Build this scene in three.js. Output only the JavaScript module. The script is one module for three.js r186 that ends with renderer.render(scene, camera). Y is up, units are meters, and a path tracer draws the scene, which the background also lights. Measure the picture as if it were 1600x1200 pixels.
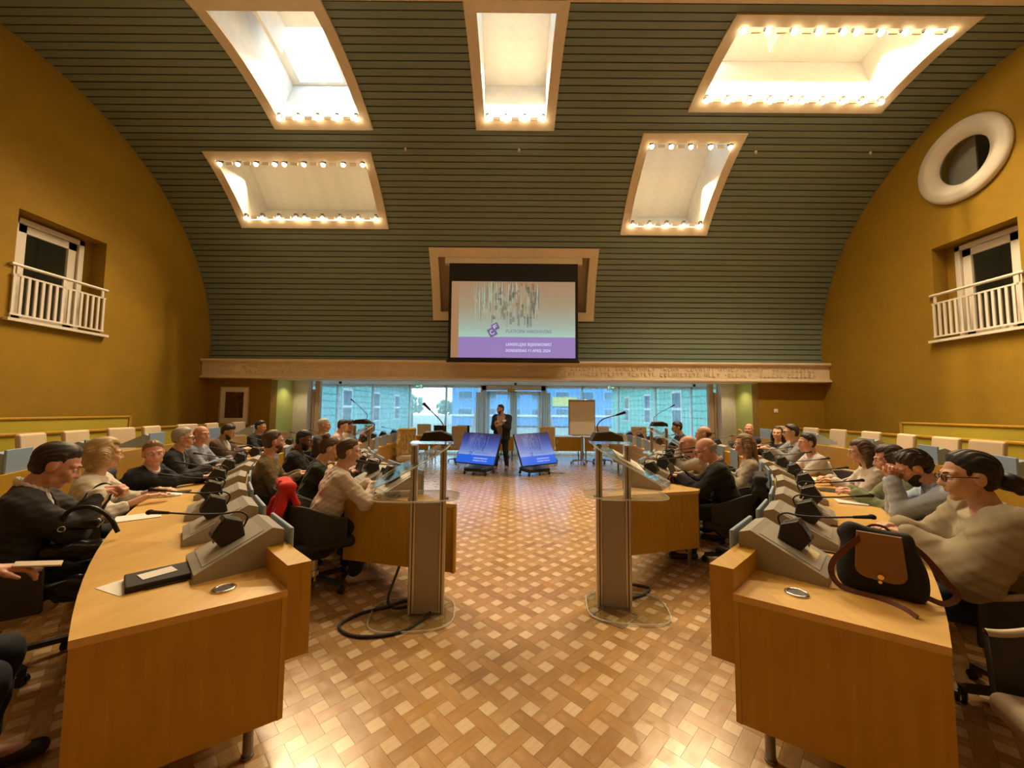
import * as THREE from 'three';
import { RoundedBoxGeometry } from 'three/addons/geometries/RoundedBoxGeometry.js';
import { mergeGeometries } from 'three/addons/utils/BufferGeometryUtils.js';
import { RectAreaLightUniformsLib } from 'three/addons/lights/RectAreaLightUniformsLib.js';

// ---------- camera, sky, exposure ----------
const scene = new THREE.Scene();
const camera = new THREE.PerspectiveCamera(90, 4 / 3, 0.05, 400);
camera.position.set(0, 1.6, 0);
camera.rotation.set(THREE.MathUtils.degToRad(3.8), 0, THREE.MathUtils.degToRad(0.45));
const renderer = new THREE.WebGLRenderer({ antialias: true });
renderer.toneMapping = THREE.LinearToneMapping;
renderer.toneMappingExposure = 1.0;
renderer.shadowMap.enabled = true;
RectAreaLightUniformsLib.init();
scene.background = new THREE.Color().setRGB(2.7, 4.0, 5.0);        // even overcast sky
const BULB_CD = 21, BULB_GLOW = 24, CEIL_I = 3.3, NICHE_CD = 0.8;
const WARM = new THREE.Color().setRGB(1.0, 0.75, 0.43);

// ---------- small tools ----------
let seed = 7;
const rnd = () => { seed = (seed * 1664525 + 1013904223) >>> 0; return seed / 4294967296; };
const rr = (a, b) => a + (b - a) * rnd();
const clamp = (x, a, b) => Math.min(b, Math.max(a, x));
const lerp = (a, b, t) => a + (b - a) * t;
const RAD = Math.PI / 180;
const V = (x, y, d) => new THREE.Vector3(x, y, -d);                 // d = distance in front of the camera
const v3 = (x, y, z) => new THREE.Vector3(x, y, z);
const taken = {};
function numbered(n) { const k = taken[n] = (taken[n] ?? -1) + 1; return k ? n + '_' + String(k).padStart(3, '0') : n; }
function boxUV(g) {                                                // texture coordinates in metres, by the way a face points
  const p = g.attributes.position, n = g.attributes.normal, uv = new Float32Array(p.count * 2);
  for (let i = 0; i < p.count; i++) {
    const ax = Math.abs(n.getX(i)), ay = Math.abs(n.getY(i)), az = Math.abs(n.getZ(i));
    let u, v;
    if (ay >= ax && ay >= az) { u = p.getX(i); v = p.getZ(i); } else if (ax >= az) { u = p.getZ(i); v = p.getY(i); } else { u = p.getX(i); v = p.getY(i); }
    uv[2 * i] = u; uv[2 * i + 1] = v;
  }
  g.setAttribute('uv', new THREE.BufferAttribute(uv, 2)); return g;
}
const merged = (list) => {
  if (!Array.isArray(list)) return list;
  if (list.length === 1) return list[0];
  return mergeGeometries(list.map(g => { const h = g.index ? g.toNonIndexed() : g; for (const k of Object.keys(h.attributes)) if (!['position', 'normal', 'uv'].includes(k)) h.deleteAttribute(k); return h; }));
};
function part(name, geo, mat, parent, label) {
  const g = merged(geo); const m = new THREE.Mesh(g, mat); m.name = name; m.castShadow = m.receiveShadow = true;
  if (label) m.userData.label = label;
  parent.add(m); return m;
}
function tag(o, label, category, group) { o.userData.label = label; o.userData.category = category; if (group) o.userData.group = group; return o; }
function thing(name, label, category, pos, turn = 0, group) {
  const o = new THREE.Group(); o.name = numbered(name); scene.add(o); if (pos) o.position.copy(pos); o.rotation.y = turn;
  return tag(o, label, category, group);
}
function one(name, geo, mat, label, category, group) { const m = part(numbered(name), geo, mat, scene); return tag(m, label, category, group); }
function struct(name, geo, mat, label, category = 'structure') { const m = part(numbered(name), geo, mat, scene); m.userData.kind = 'structure'; return tag(m, label, category); }
function structGroup(name, label, category = 'structure') { const o = new THREE.Group(); o.name = numbered(name); scene.add(o); o.userData.kind = 'structure'; return tag(o, label, category); }
const T = (g, x = 0, y = 0, z = 0, rx = 0, ry = 0, rz = 0) => {
  g.applyMatrix4(new THREE.Matrix4().compose(v3(x, y, z), new THREE.Quaternion().setFromEuler(new THREE.Euler(rx, ry, rz, 'YXZ')), v3(1, 1, 1))); return g;
};
const box = (w, h, l, x = 0, y = 0, z = 0, rx = 0, ry = 0, rz = 0) => T(boxUV(new THREE.BoxGeometry(w, h, l)), x, y, z, rx, ry, rz);
const rbox = (w, h, l, r, x = 0, y = 0, z = 0, rx = 0, ry = 0, rz = 0, seg = 2) => T(boxUV(new RoundedBoxGeometry(w, h, l, seg, Math.min(r, w / 2.01, h / 2.01, l / 2.01))), x, y, z, rx, ry, rz);
const cyl = (r0, r1, h, x = 0, y = 0, z = 0, n = 16, rx = 0, ry = 0, rz = 0) => T(new THREE.CylinderGeometry(r0, r1, h, n), x, y, z, rx, ry, rz);
const sph = (r, x = 0, y = 0, z = 0, sx = 1, sy = 1, sz = 1, n = 14) => { const g = new THREE.SphereGeometry(r, n, Math.ceil(n * 0.7)); g.scale(sx, sy, sz); return T(g, x, y, z); };
const tube = (pts, r, n = 8, seg = 0, closed = false) => new THREE.TubeGeometry(new THREE.CatmullRomCurve3(pts, closed), seg || pts.length * 6, r, n, closed);
function bar(a, b, r, n = 8, r2) { const d = b.clone().sub(a), g = new THREE.CylinderGeometry(r2 ?? r, r, d.length(), n); g.applyQuaternion(new THREE.Quaternion().setFromUnitVectors(v3(0, 1, 0), d.clone().normalize())); g.translate((a.x + b.x) / 2, (a.y + b.y) / 2, (a.z + b.z) / 2); return g; }
function beam(a, b, w, h) { const d = b.clone().sub(a), g = boxUV(new THREE.BoxGeometry(w, h, d.length())); const m = new THREE.Matrix4().lookAt(b, a, v3(0, 1, 0)); m.setPosition((a.x + b.x) / 2, (a.y + b.y) / 2, (a.z + b.z) / 2); return g.applyMatrix4(m); }
// a flat outline [x, d] in plan, drawn up from y0 to y1
function prism(outline, y0, y1) {
  const s = new THREE.Shape(outline.map(([x, d]) => new THREE.Vector2(x, d)));
  const g = new THREE.ExtrudeGeometry(s, { depth: y1 - y0, bevelEnabled: false }); g.rotateX(-Math.PI / 2); g.translate(0, y0, 0); return boxUV(g);
}
// an outline [u, y] extruded along x by w (u runs along +z)
function profileX(outline, x0, x1) {
  const s = new THREE.Shape(outline.map(([z, y]) => new THREE.Vector2(-z, y)));
  const g = new THREE.ExtrudeGeometry(s, { depth: x1 - x0, bevelEnabled: false }); g.rotateY(Math.PI / 2); g.translate(x0, 0, 0); return boxUV(g);
}
const ORD = ['first', 'second', 'third', 'fourth', 'fifth', 'sixth', 'seventh', 'eighth', 'ninth', 'tenth', 'eleventh', 'twelfth', 'thirteenth', 'fourteenth', 'fifteenth', 'sixteenth', 'seventeenth', 'eighteenth'];

// ---------- procedural textures ----------
function noise2(w, h, fx, fy, s) {                                  // tiling value noise
  const gw = Math.max(1, Math.round(fx)), gh = Math.max(1, Math.round(fy)), a = new Float32Array(gw * gh); let q = s;
  for (let i = 0; i < a.length; i++) { q = (q * 1664525 + 1013904223) >>> 0; a[i] = q / 4294967296; }
  const out = new Float32Array(w * h), sm = t => t * t * (3 - 2 * t);
  for (let y = 0; y < h; y++) for (let x = 0; x < w; x++) {
    const u = x / w * gw, v = y / h * gh, x0 = Math.floor(u), y0 = Math.floor(v), fu = sm(u - x0), fv = sm(v - y0), x1 = (x0 + 1) % gw, y1 = (y0 + 1) % gh;
    out[y * w + x] = lerp(lerp(a[y0 * gw + x0], a[y0 * gw + x1], fu), lerp(a[y1 * gw + x0], a[y1 * gw + x1], fu), fv);
  }
  return out;
}
function tex(w, h, fn, srgb, metres = 1) {
  const d = new Uint8Array(w * h * 4);
  for (let y = 0; y < h; y++) for (let x = 0; x < w; x++) { const c = fn(x, y), i = (y * w + x) * 4; d[i] = clamp(c[0], 0, 1) * 255; d[i + 1] = clamp(c[1], 0, 1) * 255; d[i + 2] = clamp(c[2], 0, 1) * 255; d[i + 3] = 255; }
  const t = new THREE.DataTexture(d, w, h); t.magFilter = t.minFilter = THREE.LinearFilter; t.wrapS = t.wrapT = THREE.RepeatWrapping; t.repeat.set(1 / metres, 1 / metres);
  if (srgb) t.colorSpace = THREE.SRGBColorSpace; t.needsUpdate = true; return t;
}
function woodTex(along, a, b, s, leaf) {                            // maple veneer; leaf: width of the veneer leaves in pixels
  const W = 512, n1 = along ? noise2(W, W, 6, 70, s) : noise2(W, W, 70, 6, s), n2 = along ? noise2(W, W, 3, 160, s + 1) : noise2(W, W, 160, 3, s + 1), n3 = noise2(W, W, 9, 9, s + 2), n4 = noise2(W, W, 8, 4, s + 3);
  return tex(W, W, (x, y) => {
    const i = y * W + x; let t = 0.45 * n1[i] + 0.25 * n2[i] + 0.3 * n3[i];
    if (leaf) { const kx = Math.floor((along ? y : x) / leaf), ky = Math.floor(((along ? x : y) + kx * 173) / (leaf * 2.4)); const q = Math.sin(kx * 127.1 + ky * 311.7) * 43758.5; t = t * 0.55 + 0.45 * (q - Math.floor(q)); }
    return [lerp(a[0], b[0], t), lerp(a[1], b[1], t), lerp(a[2], b[2], t)];
  }, true, 1.2);
}
const grainTop = woodTex(false, [0.80, 0.62, 0.40], [0.92, 0.76, 0.54], 11, 102);
const grainSide = woodTex(false, [0.76, 0.56, 0.33], [0.86, 0.66, 0.42], 23, 0);
const grainFloor = woodTex(true, [0.86, 0.86, 0.86], [1, 1, 1], 31, 0); grainFloor.repeat.set(2.2, 2.2);
const nA = noise2(256, 256, 90, 90, 5), nB = noise2(256, 256, 22, 22, 6), nC = noise2(256, 256, 6, 6, 8);
const plasterBump = tex(256, 256, (x, y) => { const t = 0.6 * nA[y * 256 + x] + 0.4 * nB[y * 256 + x]; return [t, t, t]; }, false, 0.5);
const mottle = tex(256, 256, (x, y) => { const t = 0.93 + 0.07 * (0.5 * nB[y * 256 + x] + 0.5 * nC[y * 256 + x]); return [t, t, t]; }, true, 2.3);
const weave = tex(64, 64, (x, y) => { const t = 0.5 + 0.25 * Math.sin(x * Math.PI / 4) * Math.cos(y * Math.PI / 4) + 0.25 * nA[(y * 4) * 256 + x * 4]; return [t, t, t]; }, false, 0.03);
const rubFloor = tex(256, 256, (x, y) => { const t = 0.55 + 0.45 * nB[y * 256 + x]; return [t, t, t]; }, false, 1.7);

// ---------- materials ----------
const lin = (r, g, b) => new THREE.Color().setRGB(r, g, b);
const std = (c, rough = 0.6, o = {}) => new THREE.MeshStandardMaterial({ color: c, roughness: rough, ...o });
const phys = (c, rough = 0.6, o = {}) => new THREE.MeshPhysicalMaterial({ color: c, roughness: rough, ...o });
const M = {
  maple: phys(lin(0.98, 0.98, 0.66), 0.34, { map: grainTop, clearcoat: 0.25, clearcoatRoughness: 0.25 }),
  mapleSide: phys(lin(0.78, 0.80, 0.13), 0.42, { map: grainSide }),
  cream: std(lin(0.86, 0.73, 0.56), 0.55, { map: mottle }),
  white: std(lin(0.80, 0.79, 0.76), 0.6, { map: mottle }),
  whitePaint: std(lin(0.78, 0.72, 0.64), 0.4),
  ochre: std(lin(0.345, 0.20, 0.005), 0.85, { map: mottle, bumpMap: plasterBump, bumpScale: 0.002 }),
  ochreBack: std(lin(0.33, 0.19, 0.006), 0.85, { map: mottle, bumpMap: plasterBump, bumpScale: 0.002 }),
  lime: std(lin(0.52, 0.60, 0.20), 0.8),
  slat: [0, 1, 2, 3].map(k => std(lin(0.185 + 0.007 * k, 0.236 + 0.008 * k, 0.200 + 0.007 * k), 0.55)),
  vaultBack: std(lin(0.05, 0.055, 0.04), 0.9),
  alu: std(lin(0.52, 0.47, 0.42), 0.32, { metalness: 0.85 }),
  aluPanel: std(lin(0.34, 0.29, 0.24), 0.5, { metalness: 0.35 }),
  chrome: std(lin(0.7, 0.68, 0.65), 0.18, { metalness: 1 }),
  darkMetal: std(lin(0.08, 0.075, 0.07), 0.4, { metalness: 0.5 }),
  steelLeg: std(lin(0.24, 0.21, 0.19), 0.38, { metalness: 0.8 }),
  black: std(lin(0.014, 0.013, 0.013), 0.42),
  blackSoft: std(lin(0.016, 0.015, 0.015), 0.75),
  rubber: std(lin(0.02, 0.018, 0.016), 0.6),
  console: std(lin(0.34, 0.32, 0.29), 0.48),
  consoleInset: std(lin(0.42, 0.40, 0.36), 0.42),
  consoleBlue: std(lin(0.27, 0.37, 0.50), 0.5),
  acrylic: phys(lin(0.93, 0.95, 0.94), 0.03, { transmission: 1, thickness: 0, ior: 1.49, transparent: false }),
  acrylicEdge: phys(lin(0.80, 0.82, 0.80), 0.25, { transparent: true, opacity: 0.45 }),
  glass: phys(lin(0.94, 0.97, 0.97), 0.02, { transmission: 1, thickness: 0, ior: 1.5 }),
  paper: std(lin(0.82, 0.79, 0.74), 0.8),
  chairBeige: std(lin(0.46, 0.36, 0.25), 0.75, { bumpMap: weave, bumpScale: 0.001 }),
  chairCream: std(lin(0.62, 0.49, 0.34), 0.7),
  chairDark: std(lin(0.045, 0.038, 0.03), 0.65),
  chairBlack: std(lin(0.02, 0.019, 0.018), 0.6),
  rim: std(lin(0.50, 0.40, 0.28), 0.5),
  bench: std(lin(0.50, 0.40, 0.035), 0.85, { bumpMap: weave, bumpScale: 0.001 }),
  screenBlack: std(lin(0.012, 0.011, 0.011), 0.8),
};

// two arcs of desks around these centres; th: angle, r: radius, s = -1 left wing, +1 right wing
const CX = 5.45, CDEP = 9.0;
const ringXD = (s, r, th) => [s * (-CX + r * Math.cos(th * RAD)), CDEP - r * Math.sin(th * RAD)];
const ring = (s, r, th, y = 0) => { const [x, d] = ringXD(s, r, th); return V(x, y, d); };
const inward = (s, th) => v3(-s * Math.cos(th * RAD), 0, -Math.sin(th * RAD));   // towards the centre of the wing's arc (d grows => z falls)
const yawOf = (dir) => Math.atan2(dir.x, dir.z);                   // turn that points local +z along dir
const thOfD = (r, d) => Math.asin((CDEP - d) / r) / RAD;
// ---------- the hall ----------
const XL = -8.77, XR = 8.97, DB = 11.05, VY = 3.18, VD = 6.13, VR = 4.92, FEND = 96;
const vaultPt = (f, r = VR) => [VD + r * Math.cos(f * RAD), VY + r * Math.sin(f * RAD)];    // [d, y]
{ // floor: woven parquet, light blocks framed by three-unit strips that pass over and under each other
  const fl = structGroup('floor', 'woven oak and maple parquet floor of the council hall', 'floor');
  part('screed', box(17.9, 0.2, 19.3, 0.1, -0.113, -5.15), std(lin(0.12, 0.07, 0.03), 0.9), fl);
  const u = 0.08, q = u * Math.SQRT1_2, th = 0.012, g = 0.0012;
  const bg = box(u - g, th, u - g), sg = box(3 * u - g, th, u - g);
  const mkM = (c) => phys(c, 0.30, { map: grainFloor, roughnessMap: rubFloor, clearcoat: 0.3, clearcoatRoughness: 0.22 });
  const lightM = [lin(0.72, 0.52, 0.31), lin(0.67, 0.47, 0.27), lin(0.77, 0.58, 0.37)].map(mkM), darkM = [lin(0.47, 0.27, 0.105), lin(0.52, 0.31, 0.13), lin(0.42, 0.235, 0.085), lin(0.50, 0.28, 0.10)].map(mkM);
  const pieces = [];
  const rot = Math.PI / 4;
  const put = (a, b, kind, turn) => {                              // a, b: grid units along the two diagonals
    const x = (a - b) * q, d = (a + b) * q + 0.02; if (x < XL - 0.1 || x > XR + 0.1 || d < -3 || d > 14.1) return;
    pieces.push([x, d, kind, turn]);
  };
  for (let i = -110; i < 110; i++) for (let j = -110; j < 110; j++) {
    put(2 * i, 2 * j, 0, 0);
    if ((i + j) & 1) put(2 * i + 1, 2 * j + 1, 1, 0); else put(2 * i + 1, 2 * j + 1, 1, 1);
  }
  const seen = pieces.filter(([x, d]) => d > 1.5 && Math.abs(x - 0.02) < Math.min(1.02, 0.62 * d + 0.1) && d < 4.5).sort((p, r) => p[1] + 0.15 * Math.abs(p[0]) - r[1] - 0.15 * Math.abs(r[0]));
  const near = new Set(); let nl = 0, ns = 0;
  for (const p of seen) { if (p[2] === 0 && nl < 300) { nl++; near.add(p); } else if (p[2] === 1 && ns < 300) { ns++; near.add(p); } }
  // u axis runs along (+x, +d): in three.js that is a turn of +45 degrees for the strip's length
  const turnOf = (t) => t ? rot : -rot;
  const far = { 0: [], 1: [] };
  for (const p of pieces) {
    const [x, d, kind, turn] = p;
    if (near.has(p)) {
      const m = part(kind ? 'parquet_strip' : 'parquet_block', kind ? sg : bg, kind ? darkM[Math.floor(rnd() * 4)] : lightM[Math.floor(rnd() * 3)], fl);
      m.position.set(x, -th / 2 + rr(-0.0004, 0), -d); m.rotation.y = kind ? turnOf(turn) : rot;
    } else far[kind].push(p);
  }
  const o = new THREE.Object3D();
  for (const kind of [0, 1]) {
    const im = new THREE.InstancedMesh(kind ? sg : bg, mkM(lin(1, 1, 1)), far[kind].length); im.name = kind ? 'parquet_strips_beyond' : 'parquet_blocks_beyond'; im.userData.kind = 'stuff'; im.receiveShadow = true;
    far[kind].forEach(([x, d, k, turn], i) => { o.position.set(x, -th / 2 + rr(-0.0004, 0), -d); o.rotation.set(0, kind ? turnOf(turn) : rot, 0); o.updateMatrix(); im.setMatrixAt(i, o.matrix); im.setColorAt(i, (kind ? darkM[Math.floor(rnd() * 4)] : lightM[Math.floor(rnd() * 3)]).color); });
    fl.add(im);
  }
  const fb = thing('floor_box', 'thin metal frame of a square floor hatch beside the right lectern foot', 'floor hatch', V(0.815, 0, 3.11));
  const c = [[-0.194, -0.011], [-0.009, 0.169], [0.19, 0.004], [0.008, -0.174]].map(([x, d]) => v3(x, 0.003, -d));
  for (let k = 0; k < 4; k++) part('frame_strip', beam(c[k], c[(k + 1) % 4], 0.014, 0.006), M.alu, fb);
}
// openings in the vault: [x0, x1, angle0, angle1]
const OPEN = { s1: [-5.22, -3.12, 67.7, 95], s2: [-0.80, 0.85, 67.9, 95], s3: [3.66, 7.65, 72.7, 92.6], s4: [-7.16, -3.33, 40.8, 60.8], s5: [2.88, 5.12, 39.6, 66.2], screen: [-2.26, 2.31, 12.2, 34] };
{ // slatted vault
  const vault = structGroup('ceiling', 'barrel vault clad in grey-green horizontal boards with dark joints', 'ceiling');
  const STEP = 0.147, straight = VY - 2.95, rows = Math.floor((straight + FEND * RAD * VR) / STEP), backing = [];
  for (let k = 0; k < rows; k++) {
    const s = (k + 0.5) * STEP; let d, y, f;
    if (s < straight) { f = 0; d = DB; y = 2.95 + s; } else { f = (s - straight) / VR / RAD; [d, y] = vaultPt(f); }
    let spans = [[XL, XR]];
    for (const [a, b, f0, f1] of Object.values(OPEN)) if (f > f0 && f < f1) spans = spans.flatMap(([p, q]) => [[p, Math.min(q, a)], [Math.max(p, b), q]].filter(([m, n]) => n - m > 0.02));
    for (const [p, q] of spans) {
      const [bd, by] = f ? vaultPt(f, VR + 0.055) : [d + 0.055, y], [cd, cy] = f ? vaultPt(f, VR + 0.012) : [d + 0.012, y];
      const m = part('board', box(q - p, STEP - 0.023, 0.024), M.slat[Math.floor(rnd() * 4)], vault); m.position.set((p + q) / 2, cy, -cd); m.rotation.x = f * RAD;
      backing.push(box(q - p, STEP + 0.02, 0.016, (p + q) / 2, by, -bd, f * RAD));
    }
  }
  part('backing', backing, M.vaultBack, vault);
  for (const x of [-2.48, 0.12, 5.54, 8.16]) { const [d, y] = vaultPt(62.3, VR - 0.01); part('ceiling_hook', [cyl(0.025, 0.03, 0.04, x, y, -d, 10), T(new THREE.TorusGeometry(0.02, 0.005, 6, 12), x, y - 0.035, -d)], M.cream, vault); }
  // weather roof over the boards between the shafts, so that daylight comes in through the panes only
  const cross = struct('trim_1', [box(XR - XL + 0.4, 0.5, 0.6, (XL + XR) / 2, 8.33, -5.4)], M.cream, 'cream cross beam at the crown of the vault', 'beam');
}
function patch(xa, xb, fa, fb, r, th) { const fm = (fa + fb) / 2, rc = r + th / 2, [d, y] = vaultPt(fm, rc), w = 2 * (r + th) * Math.tan((fb - fa) / 2 * RAD) + 0.004; return box(xb - xa, w, th, (xa + xb) / 2, y, -d, fm * RAD); }
function sectorWall(x0, x1, fa, fb, r0, r1) {                       // flat side wall of a shaft
  const pts = []; for (let k = 0; k <= 10; k++) pts.push(vaultPt(lerp(fa, fb, k / 10), r0)); for (let k = 10; k >= 0; k--) pts.push(vaultPt(lerp(fa, fb, k / 10), r1));
  return profileX(pts.map(([d, y]) => [-d, y]), x0, x1);
}
function radialWall(xa, xb, f, r0, r1, th) { const rm = (r0 + r1) / 2, [d, y] = vaultPt(f, rm); return box(xb - xa, th, r1 - r0, (xa + xb) / 2, y, -d, f * RAD); }
function opening(name, o, depth, label, opt = {}) {
  const [xa, xb, fa, fb] = o, g = structGroup(name, label, opt.category || 'skylight'), fw = opt.fw || 0.17, df = fw / VR / RAD, r0 = VR - 0.03, n = Math.max(4, Math.round((fb - fa) / 3));
  const seg = (x0, x1) => { const out = []; for (let k = 0; k < n; k++) out.push(patch(x0, x1, lerp(fa - df * 0.3, fb + df * 0.3, k / n), lerp(fa - df * 0.3, fb + df * 0.3, (k + 1) / n), r0, 0.07)); return out; };
  part('frame_side', seg(xa - 0.03, xa + fw), M.cream, g); part('frame_side', seg(xb - fw, xb + 0.03), M.cream, g);
  part('frame_rail', [patch(xa, xb, fa - df * 0.3, fa + df * 0.9, r0 - 0.002, 0.074)], M.cream, g); part('frame_rail', [patch(xa, xb, fb - df * 0.9, fb + df * 0.3, r0 - 0.002, 0.074)], M.cream, g);
  const m = opt.mat || M.white, ia = xa + fw - 0.02, ib = xb - fw + 0.02, ja = fa + df * 0.9 - 0.3, jb = fb - df * 0.9 + 0.3, R1 = VR + depth;
  part('shaft_wall', sectorWall(ia - 0.06, ia, ja - 0.6, jb + 0.6, VR, R1 + 0.06), m, g); part('shaft_wall', sectorWall(ib, ib + 0.06, ja - 0.6, jb + 0.6, VR, R1 + 0.06), m, g);
  part('shaft_wall', radialWall(ia - 0.05, ib + 0.05, ja - 0.35, VR, R1 + 0.06, 0.06), m, g); part('shaft_wall', radialWall(ia - 0.05, ib + 0.05, jb + 0.35, VR, R1 + 0.06, 0.06), m, g);
  const back = [], w = opt.window, N = 12;
  const cuts = [...new Set([...Array(N + 1).keys()].map(k => lerp(ja, jb, k / N)).concat(w ? [clamp(w[2], ja, jb), clamp(w[3], ja, jb)] : []))].sort((p, q) => p - q);
  for (let k = 0; k + 1 < cuts.length; k++) {
    const p = cuts[k], q = cuts[k + 1], mid = (p + q) / 2; if (q - p < 0.01) continue;
    if (w && mid > w[2] && mid < w[3]) { if (w[0] > ia) back.push(patch(ia, w[0], p, q, R1, 0.06)); if (w[1] < ib) back.push(patch(w[1], ib, p, q, R1, 0.06)); } else back.push(patch(ia, ib, p, q, R1, 0.06));
  }
  part('shaft_back', back, m, g);
  if (w) {
    const x0 = Math.max(w[0], ia), x1 = Math.min(w[1], ib), f0 = Math.max(w[2], ja), f1 = Math.min(w[3], jb), fm = (f0 + f1) / 2, fp = 0.05, dp = 0.5;
    part('window_frame', [patch(x0, x0 + fp, f0, f1, R1, 0.08), patch(x1 - fp, x1, f0, f1, R1, 0.08), patch(x0, x1, f0, f0 + dp, R1, 0.08), patch(x0, x1, f1 - dp, f1, R1, 0.08)], M.white, g);
    for (const xm of w[4] || []) part('mullion', patch(xm - 0.04, xm + 0.04, f0, f1, R1 - 0.01, 0.09), M.white, g);
    part('pane', patch(x0, x1, f0, f1, R1 + 0.035, 0.004), M.glass, g);
  }
  return g;
}
const S1 = opening('window_1', OPEN.s1, 1.3, 'tall skylight in the vault at upper left with a two-pane window', { window: [-4.95, -3.2, 68.9, 79.8, [-3.86]] });
const S2 = opening('window_2', OPEN.s2, 1.3, 'narrow central skylight running up out of the picture', { window: [-0.62, 0.67, 84, 94, []] });
const S3 = opening('window_3', OPEN.s3, 1.3, 'widest skylight, at upper right with two rows of lamps', { window: [3.7, 4.55, 73.2, 80.5, []] });
const S4 = opening('window_4', OPEN.s4, 1.1, 'wide low skylight recess above the left desks with two rows of lamps', {});
const S5 = opening('window_5', OPEN.s5, 1.1, 'nearly square skylight right of the projection screen', { window: [3.1, 4.9, 60, 64.6, []] });
// fins that hang inside two of the shafts
for (const [g, x, f0, f1] of [[S1, -4.72, 78.5, 94], [S3, 5.0, 80, 92]]) part('baffle', sectorWall(x, x + 0.07, f0, f1, VR + 0.62, VR + 1.3), M.white, g);
const niche = opening('trim_2', OPEN.screen, 0.45, 'cream framed recess in the vault for the projection screen', { mat: M.cream, fw: 0.2, category: 'screen recess' });

// ---------- lamps along the skylight frames ----------
const bulbMat = std(lin(1, 0.85, 0.6), 0.4, { emissive: lin(1, 0.78, 0.45), emissiveIntensity: BULB_GLOW });
{
  const g1 = sph(0.05, 0, 0, 0, 1, 1, 1, 12), hold = [cyl(0.034, 0.05, 0.06, 0, 0.045, 0, 12), box(0.07, 0.05, 0.09, 0, 0.09, -0.02)];
  const holdG = merged(hold), capG = box(0.16, 0.07, 0.02);
  const row = (o, atTop, fr, where, n = fr.length) => fr.forEach((t, i) => {
    const fw = 0.17, df = fw / VR / RAD, f = atTop ? o[3] - df * 0.9 - 0.75 : o[2] + df * 0.9 + 0.75, x = lerp(o[0] + fw + 0.06, o[1] - fw - 0.06, t), [d, y] = vaultPt(f, atTop ? VR - 0.05 : VR - 0.085);
    const g = thing('skylight_lamp', `${ORD[i]} lamp from the left in the ${where}`, 'lamp', V(x, y, d), 0, 'lamps in the ' + where);
    part('bulb', g1, bulbMat, g); part('lamp_holder', holdG, M.darkMetal, g);
    if (i + 1 < fr.length && fr[i + 1] - t > 0.08) part('cover_plate', capG, M.cream, g).position.set((fr[i + 1] - t) / 2 * (o[1] - o[0] - 0.46), 0.02, -0.01);
    const l = new THREE.SpotLight(WARM, BULB_CD, 0, 1.0, 0.6); l.castShadow = true; l.shadow.radius = 2; l.target.position.set(0, -2 * Math.sin(f * RAD) - 0.5, 2 * Math.cos(f * RAD) + 0.15); g.add(l, l.target); l.name = 'bulb_glow';
  });
  const lin5 = [0, 0.25, 0.5, 0.75, 1], nine = [0, 0.126, 0.253, 0.384, 0.451, 0.588, 0.723, 0.863, 1], ten = [0, 0.12, 0.247, 0.364, 0.484, 0.548, 0.665, 0.781, 0.891, 1];
  row(OPEN.s1, false, lin5, 'bottom row of the tall upper left skylight'); row(OPEN.s2, false, [0, 0.333, 0.667, 1], 'bottom row of the narrow central skylight');
  row(OPEN.s3, true, ten, 'top row of the wide upper right skylight'); row(OPEN.s3, false, ten, 'bottom row of the wide upper right skylight');
  row(OPEN.s4, true, nine, 'top row of the low left skylight'); row(OPEN.s4, false, nine, 'bottom row of the low left skylight');
  row(OPEN.s5, true, lin5, 'top row of the square right skylight'); row(OPEN.s5, false, lin5, 'bottom row of the square right skylight');
}
// ---------- side walls with their recesses ----------
function sideWall(s, x, name, label, holes) {
  const pts = [[-3.2, -0.1], [DB + 0.4, -0.1], [DB + 0.4, VY]]; for (let f = 4; f <= FEND; f += 4) pts.push(vaultPt(f, VR + 0.4)); pts.push([-3.2, 8.5]);
  const sh = new THREE.Shape(pts.map(([d, y]) => new THREE.Vector2(d, y)));
  for (const h of holes) sh.holes.push(h);
  const g = new THREE.ExtrudeGeometry(sh, { depth: 0.32, bevelEnabled: false, curveSegments: 48 }); // x = d, y = y, z = thickness
  g.rotateY(Math.PI / 2);                                            // now x = thickness, z = -d
  g.translate(s < 0 ? x - 0.32 : x, 0, 0);
  return struct(name, boxUV(g), M.ochre, label, 'wall');
}
const rectHole = (d0, d1, y0, y1) => { const p = new THREE.Path(); p.moveTo(d0, y0); p.lineTo(d0, y1); p.lineTo(d1, y1); p.lineTo(d1, y0); p.closePath(); return p; };
const oc = new THREE.Path(); oc.absarc(7.35, 6.63, 0.55, 0, Math.PI * 2, false);
sideWall(-1, XL, 'wall_left', 'ochre yellow end wall on the left with a balcony window recess', [rectHole(6.60, 8.08, 3.12, 5.1)]);
sideWall(1, XR, 'wall_right', 'ochre yellow end wall on the right with round window and balcony recess', [rectHole(6.62, 8.02, 3.12, 5.1), oc]);
const dimGrey = std(lin(0.46, 0.45, 0.43), 0.9);
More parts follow.
